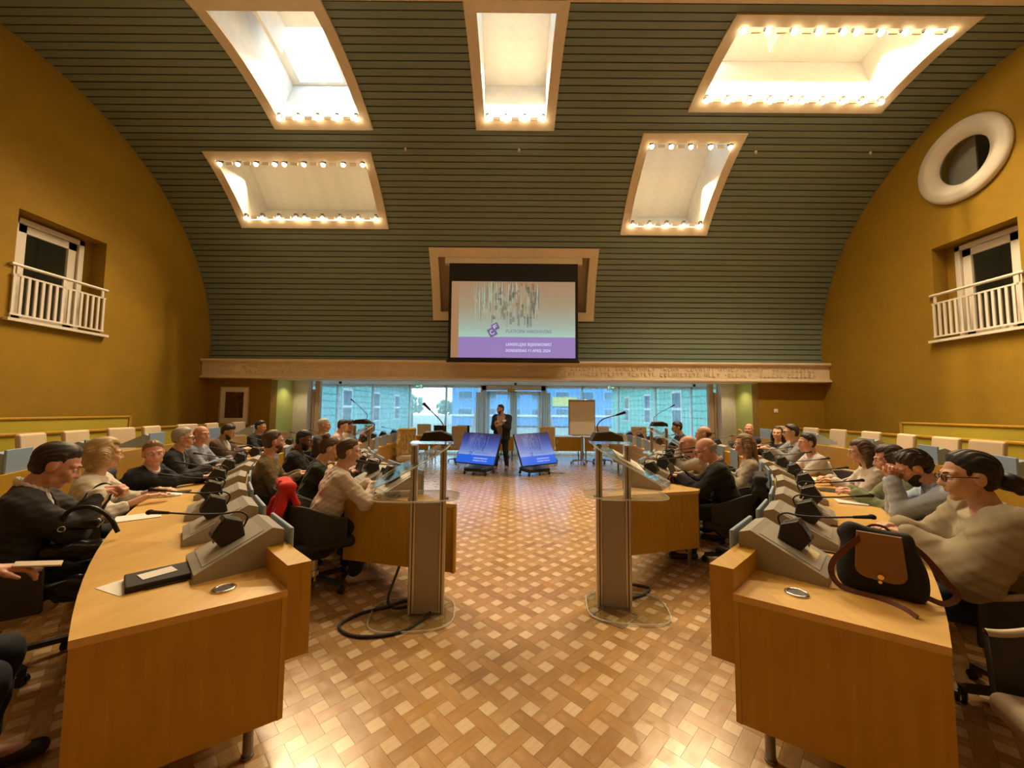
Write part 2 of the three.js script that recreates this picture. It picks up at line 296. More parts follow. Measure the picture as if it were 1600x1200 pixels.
function balconyWindow(s, X, d0, d1, w0, w1, n, side) {
  const g = structGroup('window_' + n, `white framed balcony window in the recess of the ${side} wall`, 'window'), xb = X + s * 0.30;
  part('recess_back', [box(0.1, 2.3, Math.max(0.02, w0 - d0 + 0.3), xb + s * 0.06, 4.1, -(d0 - 0.3 + w0) / 2), box(0.1, 2.3, d1 - w1 + 0.3, xb + s * 0.06, 4.1, -(w1 + d1 + 0.3) / 2), box(0.1, 0.3, w1 - w0, xb + s * 0.06, 5.18, -(w0 + w1) / 2)], M.ochre, g);
  const fr = (a, b, y0, y1, w, t, off) => [box(t, y1 - y0, w, xb + s * off, (y0 + y1) / 2, -(a + w / 2)), box(t, y1 - y0, w, xb + s * off, (y0 + y1) / 2, -(b - w / 2)), box(t, w, b - a, xb + s * off, y1 - w / 2, -(a + b) / 2), box(t, w, b - a, xb + s * off, y0 + w / 2, -(a + b) / 2)];
  part('window_frame', fr(w0, w1, 3.05, 5.04, 0.09, 0.10, 0), M.whitePaint, g); part('sash', fr(w0 + 0.10, w1 - 0.10, 3.13, 4.94, 0.14, 0.05, 0.02), M.whitePaint, g);
  part('pane', box(0.006, 1.6, w1 - w0 - 0.4, xb + s * 0.03, 4.03, -(w0 + w1) / 2), M.glass, g);
  part('room_behind', [box(1.3, 0.05, 2.0, xb + s * 0.7, 5.3, -(w0 + w1) / 2), box(1.3, 0.05, 2.0, xb + s * 0.7, 2.9, -(w0 + w1) / 2), box(0.05, 2.5, 2.0, xb + s * 1.3, 4.1, -(w0 + w1) / 2), box(1.2, 2.4, 0.05, xb + s * 0.7, 4.1, -(w0 - 0.3)), box(1.2, 2.4, 0.05, xb + s * 0.7, 4.1, -(w1 + 0.3))], dimGrey, g);
  const b = thing('balcony_railing', `white metal balustrade across the balcony recess of the ${side} wall`, 'railing', V(X - s * 0.03, 3.1, (d0 + d1) / 2)), L = d1 - d0 + 0.12;
  part('handrail', [T(new THREE.CylinderGeometry(0.03, 0.03, L, 10), 0, 0.98, 0, Math.PI / 2)], M.whitePaint, b);
  part('sill', [box(0.14, 0.05, L + 0.06, 0, 0.0, 0)], M.whitePaint, b); part('top_rail', [box(0.03, 0.03, L - 0.06, 0, 0.80, 0)], M.whitePaint, b); part('bottom_rail', [box(0.03, 0.03, L - 0.06, 0, 0.10, 0)], M.whitePaint, b);
  const bg = box(0.025, 0.72, 0.04, 0, 0.45, 0);
  for (let k = 0; k <= 14; k++) part('baluster', bg, M.whitePaint, b).position.z = lerp(-L / 2 + 0.06, L / 2 - 0.06, k / 14);
  const pg = box(0.03, 0.2, 0.04, 0, 0.89, 0); for (const t of [0.06, 0.5, 0.94]) part('rail_bracket', pg, M.whitePaint, b).position.z = lerp(-L / 2, L / 2, t);
}
balconyWindow(-1, XL, 6.60, 8.08, 6.72, 7.88, 6, 'left'); balconyWindow(1, XR, 6.62, 8.02, 6.72, 7.82, 7, 'right');
{ // round window
  const g = structGroup('window_8', 'round white framed window high on the right wall', 'window');
  const prof = [[0.44, 0.02], [0.47, -0.05], [0.55, -0.09], [0.60, -0.12], [0.66, -0.12], [0.70, -0.10], [0.76, -0.10], [0.80, -0.05], [0.80, 0.0], [0.44, 0.05]].map(([r, z]) => new THREE.Vector2(r, z));
  const ringG = new THREE.LatheGeometry(prof.concat([prof[0]]), 56); ringG.rotateZ(-Math.PI / 2); ringG.scale(1, 1, 1); 
  ringG.translate(XR - 0.0, 6.63, -7.35); part('ring_frame', ringG, M.whitePaint, g);
  part('pane', T(new THREE.CylinderGeometry(0.47, 0.47, 0.006, 40), XR + 0.03, 6.63, -7.35, 0, 0, Math.PI / 2), M.glass, g);
  part('room_behind', [box(0.05, 2, 2, XR + 1.5, 6.63, -7.35), box(1.2, 0.05, 2, XR + 0.92, 7.6, -7.35), box(1.2, 0.05, 2, XR + 0.92, 5.7, -7.35), box(1.2, 2, 0.05, XR + 0.92, 6.63, -8.3), box(1.2, 2, 0.05, XR + 0.92, 6.63, -6.4)], dimGrey, g);
  part('curtain_behind', box(0.03, 1.3, 0.62, XR + 0.36, 6.63, -7.72), std(lin(0.55, 0.53, 0.5), 0.9), g);
}
// ---------- end wall below the frieze, glazed bay, rear of the hall ----------
const OL = -6.94, OR = 7.10, CEILY = 2.47;
{
  struct('wall_back', [box(OL - XL + 0.3, 3.1, 0.3, (OL + XL - 0.3) / 2, 1.45, -(DB + 0.15))], M.ochreBack, 'ochre wall below the frieze, left of the glazed bay', 'wall');
  struct('wall_back_right', [box(XR - OR + 0.3, 3.1, 0.3, (OR + XR + 0.3) / 2, 1.45, -(DB + 0.15))], M.ochreBack, 'ochre wall below the frieze, right of the glazed bay', 'wall');
  struct('wall_over_bay', [box(OR - OL, 0.58, 0.3, (OL + OR) / 2, 2.70, -(DB + 0.2))], M.white, 'wall strip over the glazed bay, behind the frieze', 'wall');
  for (const [x, s, n] of [[OL, -1, 'left'], [OR, 1, 'right']]) {
    struct('wall_bay_' + n, [box(0.12, 2.6, 0.9, x + s * 0.06, 1.25, -(DB + 0.75))], M.lime, `pale green side wall of the glazed bay on the ${n}`, 'wall');
    struct('wall_pier_' + n, [box(0.5, 2.6, 0.3, x - s * 0.2, 1.25, -(DB + 1.3)), box(0.12, 2.6, 2.2, x + s * 0.62, 1.25, -(DB + 2.2)), box(0.6, 2.6, 0.1, x + s * 0.35, 1.25, -(DB + 1.2))], M.white, `white pier at the ${n} end of the glazed bay`, 'wall');
    const po = thing('timber_post', `cream timber post with a bolted-on board at the ${n} end of the glass wall`, 'post', V(x - s * 0.62, 0, DB + 1.5));
    part('post', box(0.15, CEILY, 0.15, 0, CEILY / 2, 0), M.chairCream, po); part('side_board', box(0.10, 1.5, 0.08, s * 0.14, 1.45, 0.06), M.chairCream, po); part('bolt', [cyl(0.03, 0.03, 0.1, s * 0.1, 1.75, 0.06, 8, 0, 0, Math.PI / 2)], M.alu, po);
  }
  const bc = struct('ceiling_bay', [box(OR - OL + 1.6, 0.2, 3.4, (OL + OR) / 2, CEILY + 0.1, -(DB + 1.6))], M.white, 'white ceiling of the glazed bay', 'ceiling');
  for (let k = 0; k < 7; k++) {
    const x = lerp(-6.6, 6.75, k / 6), g = thing('downlight', `${ORD[k]} recessed downlight from the left in the bay ceiling`, 'downlight', V(x, CEILY, DB + 0.62), 0, 'downlights of the glazed bay');
    part('rim', T(new THREE.TorusGeometry(0.09, 0.014, 8, 24), 0, -0.004, 0, Math.PI / 2), M.whitePaint, g); part('lamp_disc', cyl(0.08, 0.08, 0.006, 0, -0.002, 0, 20), std(lin(1, 0.9, 0.7), 0.5, { emissive: lin(1, 0.82, 0.55), emissiveIntensity: 6 }), g);
    const l = new THREE.SpotLight(WARM, NICHE_CD * 3, 0, 1.0, 0.6); l.position.set(0, -0.02, 0); l.target.position.set(0, -2, 0); l.castShadow = true; g.add(l, l.target); l.name = 'downlight_glow';
  }
  // frieze with two lines of raised, weathered lettering that cannot be read
  const fz = structGroup('trim_3', 'long cream frieze with two lines of raised lettering under the vault', 'frieze'), fx0 = XL + 0.01, fx1 = XR - 0.01;
  part('fascia', box(fx1 - fx0, 0.46, 0.26, (fx0 + fx1) / 2, 2.69, -(DB - 0.13)), M.cream, fz);
  part('cornice', [rbox(fx1 - fx0, 0.07, 0.36, 0.02, (fx0 + fx1) / 2, 2.93, -(DB - 0.17)), box(fx1 - fx0, 0.03, 0.30, (fx0 + fx1) / 2, 2.885, -(DB - 0.15))], M.cream, fz);
  part('lower_moulding', [rbox(fx1 - fx0, 0.06, 0.36, 0.02, (fx0 + fx1) / 2, 2.45, -(DB - 0.17)), box(fx1 - fx0, 0.025, 0.30, (fx0 + fx1) / 2, 2.49, -(DB - 0.15))], M.cream, fz);
  const glyph = []; const zf = -(DB - 0.265);
  const bits = [(x, y) => [box(0.022, 0.1, 0.03, x - 0.03, y, zf), box(0.08, 0.022, 0.03, x, y - 0.04, zf)], (x, y) => [box(0.022, 0.1, 0.03, x - 0.03, y, zf), box(0.022, 0.1, 0.03, x + 0.03, y, zf), box(0.06, 0.02, 0.03, x, y, zf)], (x, y) => [box(0.08, 0.022, 0.03, x, y + 0.04, zf), box(0.022, 0.1, 0.03, x, y, zf)], (x, y) => [box(0.022, 0.1, 0.03, x - 0.03, y, zf), box(0.07, 0.02, 0.03, x, y + 0.04, zf), box(0.07, 0.02, 0.03, x, y - 0.04, zf)]];
  for (const y of [2.77, 2.61]) { let x = fx0 + (y > 2.7 ? 0.35 : 0.5), left = 6; while (x < fx1 - 0.4) { if (left-- <= 0) { left = 3 + Math.floor(rnd() * 8); x += 0.1; if (rnd() < 0.3) { glyph.push(box(0.03, 0.03, 0.03, x, y, zf)); x += 0.1; } } glyph.push(...bits[Math.floor(rnd() * 4)](x, y)); x += 0.115; } }
  part('relief', glyph, M.cream, fz);
  part('sensor', [box(0.07, 0.12, 0.05, 0.16, 2.70, zf - -0.02), cyl(0.018, 0.018, 0.06, 0.15, 2.73, zf + 0.03, 10, Math.PI / 2), cyl(0.018, 0.018, 0.06, 0.17, 2.67, zf + 0.03, 10, Math.PI / 2)], M.paper, fz);
  // hall behind the camera
  struct('wall_rear', [box(XR - XL + 0.6, 8.8, 0.3, (XL + XR) / 2, 4.2, 3.15)], M.ochre, 'ochre wall behind the viewer', 'wall');
  struct('ceiling_front', [box(XR - XL + 0.6, 0.25, 8.8, (XL + XR) / 2, 8.35, -1.2)], M.cream, 'flat cream ceiling over the entrance side', 'ceiling');
  let n = 0;
  for (const x of [-5.4, 0, 5.4]) for (const d of [-0.9, 3.2]) {
    const g = thing('ceiling_panel_light', `${ORD[n++]} square light panel in the ceiling behind the viewer`, 'ceiling light', V(x, 8.2, d), 0, 'light panels above the entrance');
    part('housing', box(1.25, 0.06, 1.25, 0, 0.0, 0), M.whitePaint, g); part('lamp_diffuser', box(1.1, 0.01, 1.1, 0, -0.035, 0), std(lin(1, 0.9, 0.75), 0.6, { emissive: lin(1, 0.76, 0.42), emissiveIntensity: 2 }), g);
    const l = new THREE.RectAreaLight(WARM, CEIL_I, 1.1, 1.1); l.position.set(0, -0.06, 0); l.rotation.x = -Math.PI / 2; g.add(l); l.name = 'panel_glow';
  }
}
{ // glass wall
  const D = 13.9, gy = CEILY, g = structGroup('window_9', 'glass wall with slim aluminium mullions and a pair of glazed doors', 'window'), xs = [-7.55, -6.30, -5.03, -3.69, -2.37, -1.10, 1.23, 2.55, 3.85, 5.19, 6.48, 7.72];
  const fm = std(lin(0.78, 0.77, 0.74), 0.4);
  for (const x of xs) part('mullion', box(0.06, gy, 0.12, x, gy / 2, -D), fm, g);
  for (let i = 0; i + 1 < xs.length; i++) { if (i === 5) continue; part('pane', box(xs[i + 1] - xs[i] - 0.06, gy, 0.008, (xs[i] + xs[i + 1]) / 2, gy / 2, -D), M.glass, g); }
  part('sill_rail', [box(xs[5] - xs[0], 0.08, 0.12, (xs[0] + xs[5]) / 2, 0.04, -D), box(xs[11] - xs[6], 0.08, 0.12, (xs[6] + xs[11]) / 2, 0.04, -D)], fm, g); part('head_rail', box(xs[11] - xs[0], 0.1, 0.12, 0.08, gy - 0.05, -D), fm, g);
  const dr = structGroup('door_1', 'pair of glazed doors in the middle of the glass wall', 'door');
  part('door_frame', [box(0.18, gy, 0.16, -1.02, gy / 2, -D), box(0.18, gy, 0.16, 1.15, gy / 2, -D), box(2.3, 0.16, 0.16, 0.065, gy - 0.1, -D)], fm, dr);
  for (const [a, b] of [[-0.92, 0.06], [0.07, 1.05]]) {
    const c = (a + b) / 2, w = b - a; part('door_leaf', [box(0.11, 2.25, 0.07, a + 0.06, 1.13, -D), box(0.11, 2.25, 0.07, b - 0.06, 1.13, -D), box(w, 0.12, 0.07, c, 2.2, -D), box(w, 0.2, 0.07, c, 0.1, -D)], fm, dr);
    part('pane', box(w - 0.2, 2.0, 0.008, c, 1.15, -D), M.glass, dr);
  }
  part('door_handle', [bar(V(0.0, 0.95, D - 0.08), V(0.0, 1.25, D - 0.08), 0.014), bar(V(0.13, 0.95, D - 0.08), V(0.13, 1.25, D - 0.08), 0.014)], M.chrome, dr);
  // sheer curtains
  const sheer = phys(lin(0.86, 0.9, 0.9), 1.0, { transmission: 0.6, thickness: 0, transparent: true, opacity: 0.45, side: THREE.DoubleSide });
  const pleat = (x0, x1, d, y0, y1, wl, amp) => { const n = Math.round((x1 - x0) / wl * 6), p = [], ix = []; for (let i = 0; i <= n; i++) { const x = lerp(x0, x1, i / n), a = amp * Math.sin(i / 6 * Math.PI * 2) * (1 + 0.3 * Math.sin(i * 0.7)); for (const [y, k] of [[y0, 1.15], [y1, 0.85]]) p.push(x + 0.4 * amp * Math.sin(i * 1.05), y, -(d + a * k)); if (i < n) { const b = i * 2; ix.push(b, b + 2, b + 1, b + 1, b + 2, b + 3); } } const q = new THREE.BufferGeometry(); q.setAttribute('position', new THREE.Float32BufferAttribute(p, 3)); q.setIndex(ix); q.computeVertexNormals(); q.setAttribute('uv', new THREE.Float32BufferAttribute(new Float32Array(p.length / 3 * 2), 2)); return q; };
  const names = ['leftmost', 'second', 'third', 'fourth', 'fifth', 'door', 'seventh', 'eighth', 'ninth', 'tenth', 'last'];
  for (let i = 0; i < 11; i++) {
    if (i === 5) continue;
    one('sheer_curtain', pleat(xs[i] + 0.02, xs[i + 1] - 0.02, D - 0.25, 0.03, gy - 0.06, 0.14, 0.022), sheer, `sheer white curtain over the ${names[i]} bay of the glass wall, counted from the left`, 'curtain', 'sheer curtains of the glass wall');
  }
  one('sheer_curtain', pleat(-0.95, 0.0, D - 0.2, 0.03, gy - 0.2, 0.14, 0.02), sheer, 'sheer white curtain over the left glazed door', 'curtain', 'sheer curtains of the glass wall');
  one('sheer_curtain', pleat(0.12, 1.05, D - 0.2, 0.03, gy - 0.2, 0.14, 0.02), sheer, 'sheer white curtain over the right glazed door', 'curtain', 'sheer curtains of the glass wall');
  const gathered = phys(lin(0.82, 0.82, 0.78), 1.0, { transmission: 0.5, thickness: 0, side: THREE.DoubleSide });
  one('gathered_curtain', pleat(-0.07, 0.2, D - 0.3, 0.02, 2.2, 0.07, 0.045), gathered, 'white curtain gathered between the two glazed doors', 'curtain');
  one('gathered_curtain', pleat(-1.28, -1.02, D - 0.3, 0.02, 2.2, 0.07, 0.045), gathered, 'white curtain gathered left of the glazed doors', 'curtain');
  one('gathered_curtain', pleat(1.12, 1.38, D - 0.3, 0.02, 2.2, 0.07, 0.045), gathered, 'white curtain gathered right of the glazed doors', 'curtain');
}
{ // outside
  struct('ground', box(120, 0.3, 90, 0, -0.3, -59.5), std(lin(0.22, 0.26, 0.22), 0.9), 'grey green courtyard ground outside the glass wall', 'ground');
  const wing = (s, col, name) => {
    const g = thing('building_wing', `teal boarded wing of the building seen through the ${name} of the glass wall`, 'building', V(s * 9.6, 0, 23)), m = std(col, 0.8), m2 = std(col.clone().multiplyScalar(0.86), 0.8);
    part('wall', box(3.2, 6, 15, 0, 3, 0), m2, g);
    for (let k = 0; k < 18; k++) part('board', box(0.05, 0.27, 15, -s * 1.62, 0.2 + k * 0.31, 0), m, g);
    for (const z of [4.5, 0.5, -3.5]) { const w = part('window', [box(0.06, 1.7, 1.1, -s * 1.66, 1.7, z)], M.white, g); part('pane', [box(0.03, 0.7, 0.9, -s * 1.69, 1.28, z), box(0.03, 0.7, 0.9, -s * 1.69, 2.1, z)], std(lin(0.05, 0.09, 0.11), 0.1), w); }
    part('eave', box(0.8, 0.16, 15.4, -s * 1.7, 3.3, 0), M.white, g);
  };
  wing(-1, lin(0.16, 0.42, 0.42), 'left'); wing(1, lin(0.16, 0.50, 0.40), 'right');
  const b = thing('office_building', 'bright blue office building across the courtyard behind the doors', 'building', V(2.6, 0, 41)), bl = std(lin(0.05, 0.28, 0.62), 0.6);
  part('wall', box(17, 11, 6, 0, 5.5, 0), bl, b);
  for (let r = 0; r < 3; r++) for (let k = 0; k < 7; k++) { const w = part('window', box(1.5, 0.9, 0.1, -7.2 + k * 2.4, 1.3 + r * 1.7, 3.02), std(lin(0.2, 0.45, 0.7), 0.4), b); part('pane', box(1.3, 0.7, 0.05, -7.2 + k * 2.4, 1.3 + r * 1.7, 3.08), std(lin(0.04, 0.14, 0.26), 0.1), w); }
  part('yellow_panel', box(2.4, 0.9, 0.15, 2.6, 2.4, 3.1), std(lin(0.6, 0.55, 0.12), 0.6), b, 'yellow panel'); part('string_course', box(17, 0.2, 0.2, 0, 1.0, 3.05), M.white, b);
  const leafM = std(lin(0.24, 0.38, 0.28), 0.9), barkM = std(lin(0.1, 0.07, 0.05), 0.9);
  [[-9.6, 37, 2.9], [-12.4, 42, 3.6], [-7.4, 43, 2.6], [-16, 46, 4.6]].forEach(([x, d, h], i) => {
    const t = thing('courtyard_tree', ['small leafy tree left of the blue building', 'broad leafy tree behind the teal wing', 'low round tree close to the blue building', 'tall tree furthest left in the courtyard'][i], 'tree', V(x, -0.15, d), 0, 'trees in the courtyard');
    part('trunk', bar(v3(0, 0, 0), v3(0.05, h * 0.6, 0), 0.12, 8, 0.07), barkM, t);
    const cr = []; for (let k = 0; k < 90; k++) { const a = rr(0, 6.28), e = Math.acos(rr(-0.7, 1)), r = h * 0.36 * Math.cbrt(rnd()); cr.push(T(new THREE.IcosahedronGeometry(rr(0.12, 0.28), 0), r * Math.sin(e) * Math.cos(a) * 1.1, h * 0.68 + r * Math.cos(e), r * Math.sin(e) * Math.sin(a), rr(0, 3), rr(0, 3))); }
    part('crown', cr, leafM, t);
  });
  const strut = (x0, x1, name) => { const t = thing('steel_strut', `white slanting steel strut outside the glass, ${name} of the doors`, 'strut', V(x0, 0, 14.7)); part('pole', bar(v3(0, 2.5, 0), v3(x1 - x0, -0.1, 0), 0.06, 12), M.white, t); part('foot_plate', box(0.3, 0.04, 0.3, x1 - x0, -0.12, 0), M.alu, t); };
  strut(-1.2, -1.62, 'left'); strut(1.2, 1.75, 'right');
}
// ---------- desks ----------
const H1 = 0.76, H2 = 0.80, H3 = 0.90;                              // outer, inner and rear desk heights
const band = (s, r0, r1, ta0, ta1, tb0, tb1, y0, y1, n = 40) => {   // ring sector: outer edge angles ta, inner edge angles tb
  const o = []; for (let k = 0; k <= n; k++) o.push(ringXD(s, r1, lerp(ta0, ta1, k / n))); for (let k = n; k >= 0; k--) o.push(ringXD(s, r0, lerp(tb0, tb1, k / n)));
  return prism(o, y0, y1);
};
const slabXD = (p, q, th, y0, y1) => { const dx = q[0] - p[0], dd = q[1] - p[1], L = Math.hypot(dx, dd), nx = -dd / L * th, nd = dx / L * th; return prism([p, q, [q[0] + nx, q[1] + nd], [p[0] + nx, p[1] + nd]], y0, y1); };
function desk(s, o) {
  const g = thing(o.name, o.label, 'desk'), { r0, r1, h } = o;
  const top = part('desk_top', band(s, r0, r1, o.ta, o.te, o.tb, o.te, h - 0.03, h), M.maple, g);
  if (o.ledge) part('ledge', band(s, r0 - 0.10, r0, o.tb - 0.1, o.te, o.tb, o.te, o.ledge[0], o.ledge[1]), M.mapleSide, g);
  part('front_panel', band(s, r0 + 0.0, r0 + 0.022, o.tb, o.te, o.tb, o.te, o.y0, h - 0.03), M.mapleSide, g);
  const A = ringXD(s, r1 - 0.002, o.ta), B = ringXD(s, r0, o.tb);
  part('end_panel', slabXD(A, B, s < 0 ? 0.022 : -0.022, o.y0, h - 0.002), M.mapleSide, g);
  const A2 = ringXD(s, r1 - 0.05, o.te), B2 = ringXD(s, r0, o.te); part('end_panel', slabXD(A2, B2, s < 0 ? -0.022 : 0.022, o.y0, h - 0.03), M.mapleSide, g);
  const n = Math.max(2, Math.round(Math.abs(o.ta - o.te) / 9));
  for (let k = 0; k <= n; k++) for (const [r, off] of [[r0 + 0.09, o.tb], [r1 - 0.12, o.ta]]) {
    const th = lerp(off - 0.9, o.te + 0.9, k / n), [x, d] = ringXD(s, r, th); part('leg', [cyl(0.021, 0.021, h - 0.05, x, (h - 0.05) / 2 + 0.012, -d, 14), cyl(0.026, 0.026, 0.014, x, 0.007, -d, 14)], M.steelLeg, g);
  }
  return g;
}
const sideN = { [-1]: 'left', [1]: 'right' };
for (const s of [-1, 1]) {
  desk(s, { name: 'curved_desk', label: `long curved maple desk nearest the camera on the ${sideN[s]}`, r0: 9.66, r1: 10.33, h: H1, ta: 47.1, tb: 47.9, te: -5, ledge: [0.44, 0.865], y0: 0.2 });
  desk(s, s < 0 ? { name: 'curved_desk', label: 'inner curved maple desk on the left, behind the left lectern', r0: 8.22, r1: 8.84, h: H2, ta: 38, tb: 44, te: 21.5, y0: 0.24 } : { name: 'curved_desk', label: 'inner curved maple desk on the right, behind the right lectern', r0: 8.28, r1: 8.92, h: H2, ta: 34.7, tb: 40.5, te: 21.5, y0: 0.24 });
  desk(s, { name: 'curved_desk', label: `far inner curved desk on the ${sideN[s]}, beyond the rear lectern`, r0: 8.24, r1: 8.9, h: H2, ta: 11.5, tb: 11.8, te: -9, y0: 0.24 });
  // rear ring on a low step
  struct('platform_' + sideN[s], band(s, 11.42, 13.4, 40, -9, 40, -9, 0.0, 0.13), std(lin(0.16, 0.10, 0.05), 0.8), `low carpeted step under the rear seats on the ${sideN[s]}`, 'platform');
  const g = thing('rear_desk', `narrow maple desk of the rear seats on the ${sideN[s]}`, 'desk');
  part('front_panel', band(s, 11.5, 11.53, 39, -7, 39, -7, 0.13, H3), M.mapleSide, g); part('desk_top', band(s, 11.5, 11.95, 39, -7, 39, -7, H3 - 0.03, H3 + 0.0), M.maple, g); part('ledge', band(s, 11.44, 11.5, 39, -7, 39, -7, 0.6, H3 + 0.07), M.mapleSide, g);
}
// flush cable rings in the outer desks
for (const s of [-1, 1]) [46.6, 42.6, 38.75, 34.45].forEach((th, i) => {
  const g = thing('cable_port', `${ORD[i]} flush cable port from the near end of the ${sideN[s]} outer desk`, 'cable port', ring(s, 9.86, th, H1), 0, `cable ports of the ${sideN[s]} outer desk`);
  part('ring', T(new THREE.TorusGeometry(0.042, 0.007, 8, 24), 0, 0.003, 0, Math.PI / 2), M.chrome, g); part('lid', cyl(0.038, 0.038, 0.004, 0, 0.002, 0, 20), i % 2 ? M.paper : M.darkMetal, g);
});
// ---------- consoles with microphone units ----------
// local frame: +z points to the seated person, x along the desk; origin on the desk top at the console's tall back
const wedgeG = (() => {
  const o = [[-0.115, 0], [-0.115, 0.18], [-0.06, 0.20], [0.262, 0.042], [0.262, 0]], g = []; g.push(profileX(o, -0.18, 0.18)); return g;
})();
const SL = Math.atan2(0.158, 0.322);
const insetG = box(0.29, 0.006, 0.28, 0, 0.1215, 0.101, SL), noteG = box(0.15, 0.004, 0.045, 0.02, 0.084, 0.183, SL);
const unitBodyG = (() => { const s = new THREE.Shape([[0, 0], [0.10, 0], [0.125, 0.055], [0.06, 0.125], [0.0, 0.085]].map(([a, b]) => new THREE.Vector2(-a, b))); const g = new THREE.ExtrudeGeometry(s, { depth: 0.10, bevelEnabled: true, bevelSize: 0.008, bevelThickness: 0.008, bevelSegments: 2 }); g.rotateY(Math.PI / 2); g.translate(-0.05, 0, 0); return boxUV(g); })();
const unitScreenG = box(0.085, 0.07, 0.004, 0, 0.095, 0.101, -0.75), unitKeyG = box(0.05, 0.03, 0.004, 0, 0.03, 0.121, -2.0 + Math.PI / 2);
const cardG = box(0.07, 0.045, 0.003, 0.0, 0.12, 0.012, 0.35);
const neckPts = [v3(0.03, 0.05, -0.01), v3(0.035, 0.10, -0.035), v3(0.03, 0.135, -0.01), v3(0.02, 0.15, 0.06), v3(0.01, 0.19, 0.17), v3(0, 0.235, 0.27)];
const neckG = tube(neckPts, 0.005, 6, 30), micG = bar(v3(0, 0.233, 0.265), v3(-0.003, 0.262, 0.33), 0.007, 10, 0.0105), windG = sph(0.0125, -0.003, 0.263, 0.332, 1, 1, 1.3, 10);
const backPanelG = rbox(0.42, 0.52, 0.02, 0.008, 0, -0.07, -0.145), backPanelTallG = rbox(0.38, 0.50, 0.02, 0.008, 0, -0.03, -0.128);
function consoleUnit(pos, yaw, label, o = {}) {
  const g = thing('desk_console', 'grey wedge console ' + label, 'console', pos, yaw, o.group);
  part('wedge', wedgeG, o.blue ? M.consoleBlue : M.console, g); part('inset_plate', insetG, M.consoleInset, g);
  part('back_panel', o.tall ? backPanelTallG : backPanelG, M.consoleBlue, g, 'blue-grey back panel');
  if (o.note) part('paper_label', noteG, std(lin(0.7, 0.62, 0.35), 0.8), g);
  if (o.noMic) return g;
  const u = thing('microphone_unit', 'black microphone unit ' + label, 'microphone', null, 0, o.group && o.group.replace('consoles', 'microphone units'));
  const q = new THREE.Quaternion().setFromEuler(new THREE.Euler(0, yaw, 0)); const up = v3(0, 0.142, 0.045).applyQuaternion(q).add(pos); u.position.copy(up); u.rotation.set(SL * 0.45, yaw + (o.twist || 0), 0, 'YXZ');
  const bd = part('housing', unitBodyG, M.black, u); part('screen', unitScreenG, std(lin(0.03, 0.035, 0.04), 0.12), bd); part('key_plate', unitKeyG, M.darkMetal, bd);
  part('card_holder', cardG, M.acrylic, u);
  const nk = part('gooseneck', neckG, M.black, u); part('microphone_head', [micG, windG], M.blackSoft, nk);
  return g;
}
const conD = { [-1]: [1.98, 2.50, 3.02, 3.66, 4.35, 4.95, 5.7, 6.5, 7.3, 8.1, 8.9], [1]: [2.0, 2.50, 3.02, 3.66, 4.35, 5.0, 5.7, 6.5, 7.3, 8.1, 8.9] };
for (const s of [-1, 1]) conD[s].forEach((d, i) => {
  const th = thOfD(9.95, d) + (i === 0 ? -0.2 : 0), pos = ring(s, 9.58, th, H1 + 0.0), yaw = yawOf(inward(s, th).negate());
  const lift = pos.clone(); lift.y = H1;
  consoleUnit(ring(s, 9.69, th, H1), yaw, `${ORD[i]} from the near end of the ${sideN[s]} outer desk`, { group: `consoles on the ${sideN[s]} outer desk`, note: s > 0 && i === 0 });
});
for (const s of [-1, 1]) {
  [39, 35, 31, 27.2, 23.6].filter((th, i) => s < 0 || i > 0).forEach((th, i) => consoleUnit(ring(s, 8.36, th, H2), yawOf(inward(s, th).negate()), `${ORD[i]} from the near end of the ${sideN[s]} inner desk`, { group: `consoles on the ${sideN[s]} inner desk`, tall: true }));
  [8.5, 3.8, -0.9, -5.6].forEach((th, i) => consoleUnit(ring(s, 8.38, th, H2), yawOf(inward(s, th).negate()), `${ORD[i]} from the near end of the ${sideN[s]} far inner desk`, { group: `consoles on the ${sideN[s]} far inner desk`, tall: true }));
  [33.5, 27.3, 21.0, 14.2, 6.4, -0.8].forEach((th, i) => consoleUnit(ring(s, 11.6, th, H3 + 0.07), yawOf(inward(s, th).negate()), `with blue back, ${ORD[i]} from the near end of the ${sideN[s]} rear desk`, { group: `consoles on the ${sideN[s]} rear desk`, blue: true, tall: true, noMic: true }));
}
